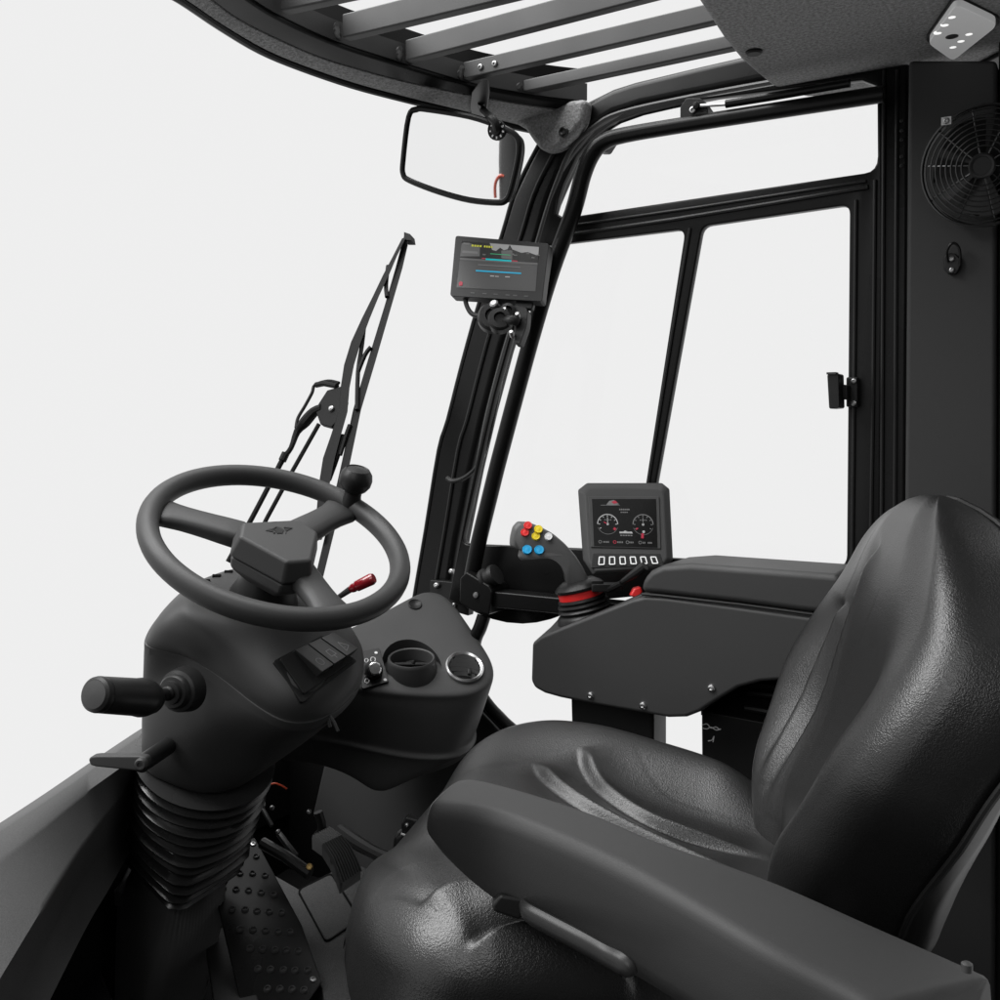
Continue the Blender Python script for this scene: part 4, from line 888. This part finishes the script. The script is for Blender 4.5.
# backrest
yaw = math.radians(20.5); sf = Vector((math.cos(yaw), math.sin(yaw), 0)); sl = Vector((-math.sin(yaw), math.cos(yaw), 0))
rec = math.radians(11.5)
bu = (-sf*math.sin(rec)+ZZ*math.cos(rec)); bn = (sf*math.cos(rec)+ZZ*math.sin(rec))
BO = Vector((.270, -1.082, .418)); BH = .482
def bkcoord(px, off=.0):
    pl = Pl(BO+bn*off, bn); L = []
    for x, y in px:
        p = pl.at(x, y)-BO; L.append((p.dot(bu), p.dot(sl), 0))
    return [(q.x, q.y) for q in catmull(L, 5)]
cv_ = lambda L: [(q.x, q.y) for q in catmull([(a, b, 0) for a, b in L], 6)]
bcre = [(cv_([(.42, -.035), (.35, -.070), (.27, -.092), (.18, -.100), (.07, -.090)]), 1),
        (cv_([(.335, -.135), (.27, -.142), (.20, -.138), (.10, -.115)]), 1)]
WV = ([0, .1, .25, .45, .60, .72, .82, .90, .955, .985, 1], [.094, .134, .196, .250, .262, .254, .224, .174, .118, .062, .008])
def bprof(u, v):
    p = interp(v, [0, .08, .25, .5, .75, 1], [.022, .046, .062, .046, -.002, -.014])
    z = p*smooth(abs(u), .38, .80)+.028*math.exp(-((v-.20)/.17)**2)*(1-smooth(abs(u), .45, .9))-edge(u, .74+.10*smooth(v, .4, .85), .055-.012*smooth(v, .4, .9))
    return z, p
NV, NU = 150, 150
loops = []; seamL = []; seamR = []; shellL = []
for i in range(NV+1):
    v = .55*(i/NV)+.45*(.5-.5*math.cos(math.pi*i/NV)); y = v*BH
    w = interp(v, *WV)
    te = max(0, (v-.74)/.26); be = max(0, (.1-v)/.1)
    hs = max(.03, math.sqrt(max(0, 1-te**2.6))*math.sqrt(max(0, 1-.8*be**2.2)))
    L = []; P_ = lambda l, z: BO+bu*y+sl*l+bn*((z+.055)*hs-.055+.012*te*te)
    for k in range(NU+1):
        u = -1+2*k/NU; u = math.copysign(1-(1-abs(u))**1.3, u); l = u*w
        z, p = bprof(u, v)
        for cr, sg in bcre:
            for m_ in (1,):
                d, t, sd = pldist((y, l*m_), cr)
                if d < .07 and not (t <= 0 or t >= 1): z += pleat(d, t, 1 if sd == -sg else -1, .010, .008)
        L.append(P_(l, z))
    z1, p = bprof(1, v)
    for k in range(1, 4): L.append(P_(w*(1.012 if k == 2 else 1.008), z1-.016*k))
    seamL.append(P_(w*1.012, z1-.060)); seamR.append(P_(-w*1.012, z1-.060))
    for k in range(17):
        a = k/16; u = 1-2*a; L.append(P_(u*w, z1*.9*u*u-.060-.045*(1-u*u)))
    for k in range(3, 0, -1): L.append(P_(-w*(1.012 if k == 2 else 1.008), z1-.016*k))
    loops.append(L)
    if i % 3 == 0: shellL.append([P_(u*w*1.0, z1*.9*u*u-.062-.075*(1-u*u)**.7) for u in [1-2*k/28 for k in range(29)]]+[P_(u*w*.9, z1*.9*u*u-.064-.04*(1-u*u)) for u in [-1+2*k/28 for k in range(29)]])
bm = loft(BM(), loops); obj('backrest', bm, 'leather', seat, smooth=75)
bm = tube(BM(), seamL[2::3]+list(reversed(seamR[2::3])), .0035, 8); obj('piping', bm, 'dark', seat)
# glossy rear shell behind the backrest
bm = loft(BM(), shellL); obj('back_shell', bm, 'shell', seat, smooth=75)
yaw = math.radians(17); sf = Vector((math.cos(yaw), math.sin(yaw), 0)); sl = Vector((-math.sin(yaw), math.cos(yaw), 0))
# seat pan under the cushion
c0 = SO+sf*.22+ZZ*.31
bm = BM(); box(bm, c0, (sf, sl, ZZ), (.36, .40, .09)); obj('seat_pan', bm, 'dark', seat, bevel=.01)
bm = BM(); box(bm, SO+sf*.2+ZZ*.17, (sf, sl, ZZ), (.40, .38, .17)); obj('suspension', bm, 'black', seat, bevel=.01)
# left armrest
za = .625
farl = [(455, 782), (475, 777), (530, 791), (600, 814), (660, 840), (765, 875), (870, 921), (955, 958), (1000, 978)]
nearl = [(426, 809), (440, 806), (490, 812), (556, 837), (628, 870), (700, 909), (765, 947), (828, 979), (880, 1008)]
hts = [.020, .045, .082, .090, .092, .093, .094, .095, .095]
at_ = math.radians(13); apn = -sf*math.sin(at_)+ZZ*math.cos(at_); apl = Pl(AZ(450, 800, .655), apn)
F3 = [apl.at(x, y) for x, y in farl]; N3 = [apl.at(x, y, -.004) for x, y in nearl]
secs = []
for a, b, h in zip(F3, N3, hts):
    d = (b-a).normalized()
    secs.append([a-ZZ*h*.8, a-ZZ*.008, a+d*.005, a.lerp(b, .12)+ZZ*.001, a.lerp(b, .5)+ZZ*.002, a.lerp(b, .86)+ZZ*.001, b-d*.006, b+d*.001-ZZ*.006, b+d*.002-ZZ*.016, b+d*.001-ZZ*h*.8, b-d*.007-ZZ*h, a+d*.01-ZZ*h*.95])
def cat_loops(S_, per): 
    cols = [catmull([s[j] for s in S_], per) for j in range(len(S_[0]))]; return [[c[i] for c in cols] for i in range(len(cols[0]))]
bm = loft(BM(), cat_loops(secs, 3)); arm = obj('armrest', bm, 'foam', seat, sub=1, smooth=80)
bm = prism(BM(), [D(x, y, .80) for x, y in [(491, 906), (494, 913), (520, 921), (524, 915), (530, 900), (500, 895)]], FW*.03); obj('armrest_bracket', bm, 'dark', arm, bevel=.004)
bm = tube(BM(), [D(x, y, d) for x, y, d in [(523, 904, .80), (529, 913, .79), (550, 925, .775), (580, 941, .755), (605, 955, .74), (625, 966, .725), (631, 975, .722)]], [.005, .008, .0085, .0085, .0085, .009, .006], 12, per=4, flat=(1, .7)); obj('recline_handle', bm, 'shell2', arm)
bm = BM(); lathe(bm, D(967, 962, .63), ZZ, [(.0035, -.006), (.0035, -.001), (.002, .0), (.00001, .0)], 12); obj('bolt', bm, 'bar', arm)
# seat belt buckle
bk = thing('belt_buckle', 'small grey belt buckle by the seat edge near the pedal', 'buckle', D(405, 860, 1.55))
bm = prism(BM(), [D(x, y, 1.55) for x, y in [(401, 824), (406, 817), (422, 822), (418, 836), (402, 834)]], FW*.02); obj('latch_head', bm, 'dark', bk, bevel=.003)
bm = prism(BM(), [D(x, y, 1.552) for x, y in [(394, 838), (402, 832), (418, 838), (412, 862), (392, 856)]], FW*.03); obj('strap_loop', bm, 'rubber', bk, bevel=.006)
for x, y in ((407, 825), (394, 868)):
    bm = BM(); screw(bm, D(x, y, 1.549), -FW, .0035); obj('rivet', bm, 'steel', bk)
bm = tube(BM(), [D(401, 834, 1.547), D(418, 838, 1.547)], .002, 8); obj('pin', bm, 'steel', bk)

# ================================================================== floor, cowl, pedals
zf = .08
z0 = -.05
bm = BM(); prism(bm, [(1.8, -1.66, z0), (-.35, -1.66, z0), (-.35, .5, z0), (.9, .5, z0), (1.2, -.5, z0), (1.8, -.75, z0)], (0, 0, -.05))  # stretch on the camera side is unseen, added to block light from below
fl = obj('floor', bm, 'black', None); fl['kind'] = 'structure'
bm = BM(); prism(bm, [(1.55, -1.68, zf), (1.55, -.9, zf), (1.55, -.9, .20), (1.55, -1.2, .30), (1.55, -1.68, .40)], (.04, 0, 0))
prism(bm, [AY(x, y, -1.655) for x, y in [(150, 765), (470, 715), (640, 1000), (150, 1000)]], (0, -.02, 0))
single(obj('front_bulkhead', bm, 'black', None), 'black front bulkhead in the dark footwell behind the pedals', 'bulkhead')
# cowl
rows = [[(170, 716), (150, 729), (112, 755), (75, 781), (38, 806), (0, 831), (-60, 872)],
        [(170, 733), (150, 747), (116, 771), (80, 797), (42, 827), (0, 858), (-60, 905)],
        [(152, 762), (137, 774), (119, 798), (98, 825), (74, 858), (44, 906), (-25, 1020)],
        [(160, 770), (146, 787), (131, 811), (112, 840), (89, 873), (60, 918), (5, 1030)],
        [(165, 775), (150, 796), (136, 821), (119, 850), (99, 884), (72, 928), (18, 1030)]]
zs = [.47, .462, .415, .345, .31]
Lr = [[AZ(x, y, z) for x, y in r] for r, z in zip(rows, zs)]
for r in Lr: r.append(r[-1]+(r[-1]-r[-2])*1.2)
o0 = [p+Vector((.03, .015, -.012)) for p in Lr[0]]; o1 = [p+Vector((.05, .03, -.10)) for p in Lr[0]]
i5 = [p+FW*.04-ZZ*.02 for p in Lr[4]]
secs = [[r[i] for r in ([o1, o0]+[Lr[0], Lr[0]]+[Lr[1], mid(Lr[1], Lr[2], .08)]+[mid(Lr[1], Lr[2], .5), mid(Lr[1], Lr[2], .93), Lr[2], mid(Lr[2], Lr[3], .12)]+[mid(Lr[2], Lr[3], .9), Lr[3], mid(Lr[3], Lr[4], .3), Lr[4], i5])] for i in range(8)]
for s in secs: s[3] = s[3].lerp(s[4], .06)
cw = thing('front_cowl', 'grey curved moulded cowl panel at the lower left below the lever', 'cowl', secs[4][8])
bm = loft(BM(), cat_loops(secs, 6)); obj('cowl_panel', bm, 'cowl', cw, smooth=60)
sk_ = [Vector((1.56, -1.70, .36)), Vector((1.55, -1.5, .36))]+[p+Vector((.045, .025, -.09)) for p in Lr[0]]+[Vector((1.0, -.45, .36))]
bm = loft(BM(), [[p, p+Vector((.02, .01, 0)), Vector((p.x+.02, p.y+.01, -.06)), Vector((p.x, p.y, -.06))] for p in sk_]); obj('skirt_light_block', bm, 'black', cw)  # unseen behind the cowl, added to keep outside light off the floor
bm = tube(BM(), [AZ(x, y, .40) for x, y in [(-10, 909), (4, 906), (11, 908), (14, 915), (12, 924), (4, 934), (-8, 944)]], .0055, 10, per=4); obj('grab_recess_rim', bm, 'cowl', cw)
bm = BM(); face(bm, [AZ(x, y, .401) for x, y in [(-14, 909), (4, 908), (10, 912), (11, 920), (2, 934), (-12, 944)]]); obj('grab_recess', bm, 'dark', cw)
# perforated foot plate
pa, pb, pcx = AZ(253, 838, .22), AZ(321, 981, .10), AZ(219, 903, .17)
fp = pl3(pa, pb, pcx)
ft = thing('foot_plate', 'black dimpled steel foot plate sloping up beside the steering column', 'foot plate', fp.at(270, 940))
bm = prism(BM(), [fp.at(x, y) for x, y in [(251, 838.5), (254.5, 837.5), (256.5, 841), (302, 925), (319, 974), (322, 981), (309, 1000), (285, 1040), (250, 1040), (218, 906), (217, 901)]], -fp.n*.006); obj('plate', bm, 'paint', ft, bevel=.0015)
hs_ = [[(244, 856), (256, 857)], [(229, 872), (240, 874), (252.5, 874), (265, 876)], [(223, 889), (236, 890), (248.5, 891), (261, 893), (273.5, 895)],
       [(232, 909.5), (245, 910), (257, 911.5), (269, 912), (281.5, 913)], [(240, 929.5), (253, 930), (265.5, 931), (278, 932), (290, 932.5)], [(250, 949), (262.5, 949.5), (275, 950.5), (286.5, 951), (298, 951.5)],
       [(258, 969.5), (270.5, 970), (283.5, 970.5), (295, 971), (307.5, 970.5)], [(267.5, 989.5), (280, 989.5), (292, 990), (304, 990.5)]]
for row in hs_:
    for x, y in row:
        bm = BM(); lathe(bm, fp.at(x, y), fp.n, [(.0064, -.001), (.0058, .0025), (.0048, .0042), (.0038, .0035), (.0034, .0005), (.00001, .0005)], 14); obj('grip_dimple', bm, 'plastic2', ft)
for x, y in ((253, 844.5), (313, 980)):
    bm = BM(); screw(bm, fp.at(x, y), fp.n, .0055); obj('screw', bm, 'steel', ft)
# accelerator pedal
def ribbed(name, label, Ltop, z0, z1, n, m='pedal'):
    t = thing(name, label, 'pedal', Ltop[-1][0])
    loops = []
    for i, (a, b) in enumerate(Ltop):
        row = []; q0, q1 = Ltop[max(0, i-1)], Ltop[min(len(Ltop)-1, i+1)]
        nr = (b-a).cross(q1[0]-q0[0]).normalized(); nr = nr if nr.dot(CAM-a) > 0 else -nr
        for k in range(n*4+1):
            u = k/(n*4); ph = k % 4; row.append(a.lerp(b, u)+nr*(.006 if ph in (1, 2) else 0))
        loops.append(row+[b-ZZ*.02, a-ZZ*.02])
    bm = loft(BM(), loops); obj('ribbed_pad', bm, m, t, smooth=25); return t
acc = [((312, 838), (330, 829), .24), ((322, 845), (341, 836), .235), ((330, 858), (349, 845), .21), ((335, 870), (356, 857), .18), ((339.5, 883), (360.5, 869), .15)]
ap = ribbed('accelerator_pedal', 'ribbed dark accelerator pedal beside the right kick panel', [(AZ(*a, z), AZ(*b, z)) for a, b, z in acc], 0, 0, 9)
bm = tube(BM(), [AZ(316, 838, .22), AZ(322, 828, .24), AZ(318, 812, .27)], .008, 10, per=3); obj('pedal_arm', bm, 'dark', ap)
brk = [((137, 826), (150, 836), .25), ((120, 845), (140, 856), .24), ((104, 873), (128, 882), .22), ((98, 890), (122, 895), .21)]
bp_ = ribbed('brake_pedal', 'ribbed brake pedal half hidden between cowl and steering column', [(AZ(*a, z), AZ(*b, z)) for a, b, z in brk], 0, 0, 5)
# floor pad
bm = prism(BM(), [AZ(x, y, zf+.004) for x, y in [(262, 868), (299, 889), (333, 871), (362, 866), (400, 884), (440, 910), (400, 1060), (335, 1060), (322, 988)]], (0, 0, -.06))
single(obj('floor_mat', bm, 'mat_', None, bevel=.002), 'grey ribless rubber floor mat between foot plate and seat', 'floor mat')
fpl = Pl((0, 0, zf), (0, 0, 1))
bm = prism(BM(), roundloop([fpl.at(x, y, .003) for x, y in [(299, 893), (331, 877), (358.5, 922), (326, 944)]], .16), (0, 0, .006))
pbm = prism(BM(), roundloop([fpl.at(x, y, .001) for x, y in [(297, 893), (331.5, 875), (360.5, 922), (326, 946)]], .16), (0, 0, .0065)); obj('cover_gasket', pbm, 'black', single(obj('floor_cover', bm, 'mat_', None, bevel=.003), 'rounded rectangular floor cover inset in the rubber mat', 'cover'))
# hose, wires and linkage in the footwell
bm = tube(BM(), [AZ(x, y, .14) for x, y in [(340, 830), (356, 842), (375, 853), (392, 861), (408, 868)]], [.012, .014, .012, .014, .012], 10, per=4)
single(obj('floor_hose', bm, 'rubber', None), 'thick black hose along the foot of the kick panel', 'hose')
bm = tube(BM(), [D(x, y, 1.72) for x, y in [(269, 785), (275, 783.5), (281, 785.5), (287, 789)]], .0018, 8, per=4)
single(obj('cable_tie', bm, 'orange', None), 'short red and white wire in the dark footwell', 'wire')
lk = thing('pedal_linkage', 'black pedal linkage with small bolts in the dark footwell', 'linkage', D(285, 850, 1.7))
bm = BM(); tube(bm, [D(279, 834, 1.72), D(288, 846, 1.70), D(296, 856, 1.69)], .0055, 8); tube(bm, [D(262, 808, 1.72), D(272, 826, 1.70)], .004, 8); tube(bm, [D(262, 843, 1.7), D(285, 856, 1.68), D(310, 874, 1.66)], .010, 10); obj('rod', bm, 'dark', lk)
for x, y, r in ((262, 805, .006), (278, 832, .004), (272, 808, .004), (309, 812, .004)):
    bm = BM(); screw(bm, D(x, y, 1.70), -FW, r); obj('bolt', bm, 'steel', lk)
bm = BM(); lathe(bm, D(310, 867, 1.66), -FW+UP*.5, [(.006, 0), (.005, .008), (.00001, .009)], 10); obj('spring_seat', bm, 'brass', lk)
# dark floor plates left of the foot plate
bm = BM(); prism(bm, [AZ(x, y, zf+.02) for x, y in [(205, 940), (225, 925), (245, 960), (262, 1010), (215, 1010)]], (0, 0, -.015))
single(obj('floor_plate', bm, 'dark', None, bevel=.002), 'dark steel floor plate between column foot and foot plate', 'floor plate')
bm = BM(); prism(bm, [AZ(x, y, .12) for x, y in [(58, 1000), (88, 975), (100, 970), (130, 1040), (60, 1060)]], (0, 0, -.02))
single(obj('toe_plate', bm, 'dark', None, bevel=.002), 'small dark toe plate with bright edge left of the column foot', 'plate')

# ================================================================== light
w = bpy.data.worlds.new('World'); S.world = w; w.use_nodes = True
nt = w.node_tree; bg = nt.nodes['Background']; bg.inputs['Strength'].default_value = 1
tcw = nt.nodes.new('ShaderNodeTexCoord'); vm = nt.nodes.new('ShaderNodeVectorMath'); vm.operation = 'DOT_PRODUCT'; vm.inputs[1].default_value = (-.75, .66, 0)
mr = nt.nodes.new('ShaderNodeMapRange'); mr.interpolation_type = 'SMOOTHSTEP'
for k, val in zip((1, 2, 3, 4), (.34, .74, .858, .06)): mr.inputs[k].default_value = val  # world darkened on the unseen side behind the camera, added for contrast
nt.links.new(tcw.outputs['Generated'], vm.inputs[0]); nt.links.new(vm.outputs['Value'], mr.inputs[0]); nt.links.new(mr.outputs[0], bg.inputs['Color'])
def area(name, loc, target, size, power, sy=None):
    l = bpy.data.lights.new(name, 'AREA'); l.energy = power; l.size = size
    if sy: l.shape = 'RECTANGLE'; l.size_y = sy
    o = bpy.data.objects.new(name, l); COL.objects.link(o); o.location = loc
    o.rotation_euler = (Vector(target)-Vector(loc)).to_track_quat('-Z', 'Y').to_euler(); return o
area('softbox_top', (1.35, -.8, 3.6), (1.0, -1.0, .6), 2.2, 150)
area('softbox_front', (2.2, .3, 2.7), (.5, -1.1, .5), 1.4, 75)
area('softbox_side', (-.1, 1.7, 2.3), (.8, -1.0, .5), 1.4, 23)
S.view_settings.view_transform = 'Standard'; S.view_settings.look = 'None'; S.view_settings.exposure = 0; S.view_settings.gamma = 1
S.view_settings.use_curve_mapping = False
S.cycles.use_denoising = True
S.cycles.max_bounces = 8
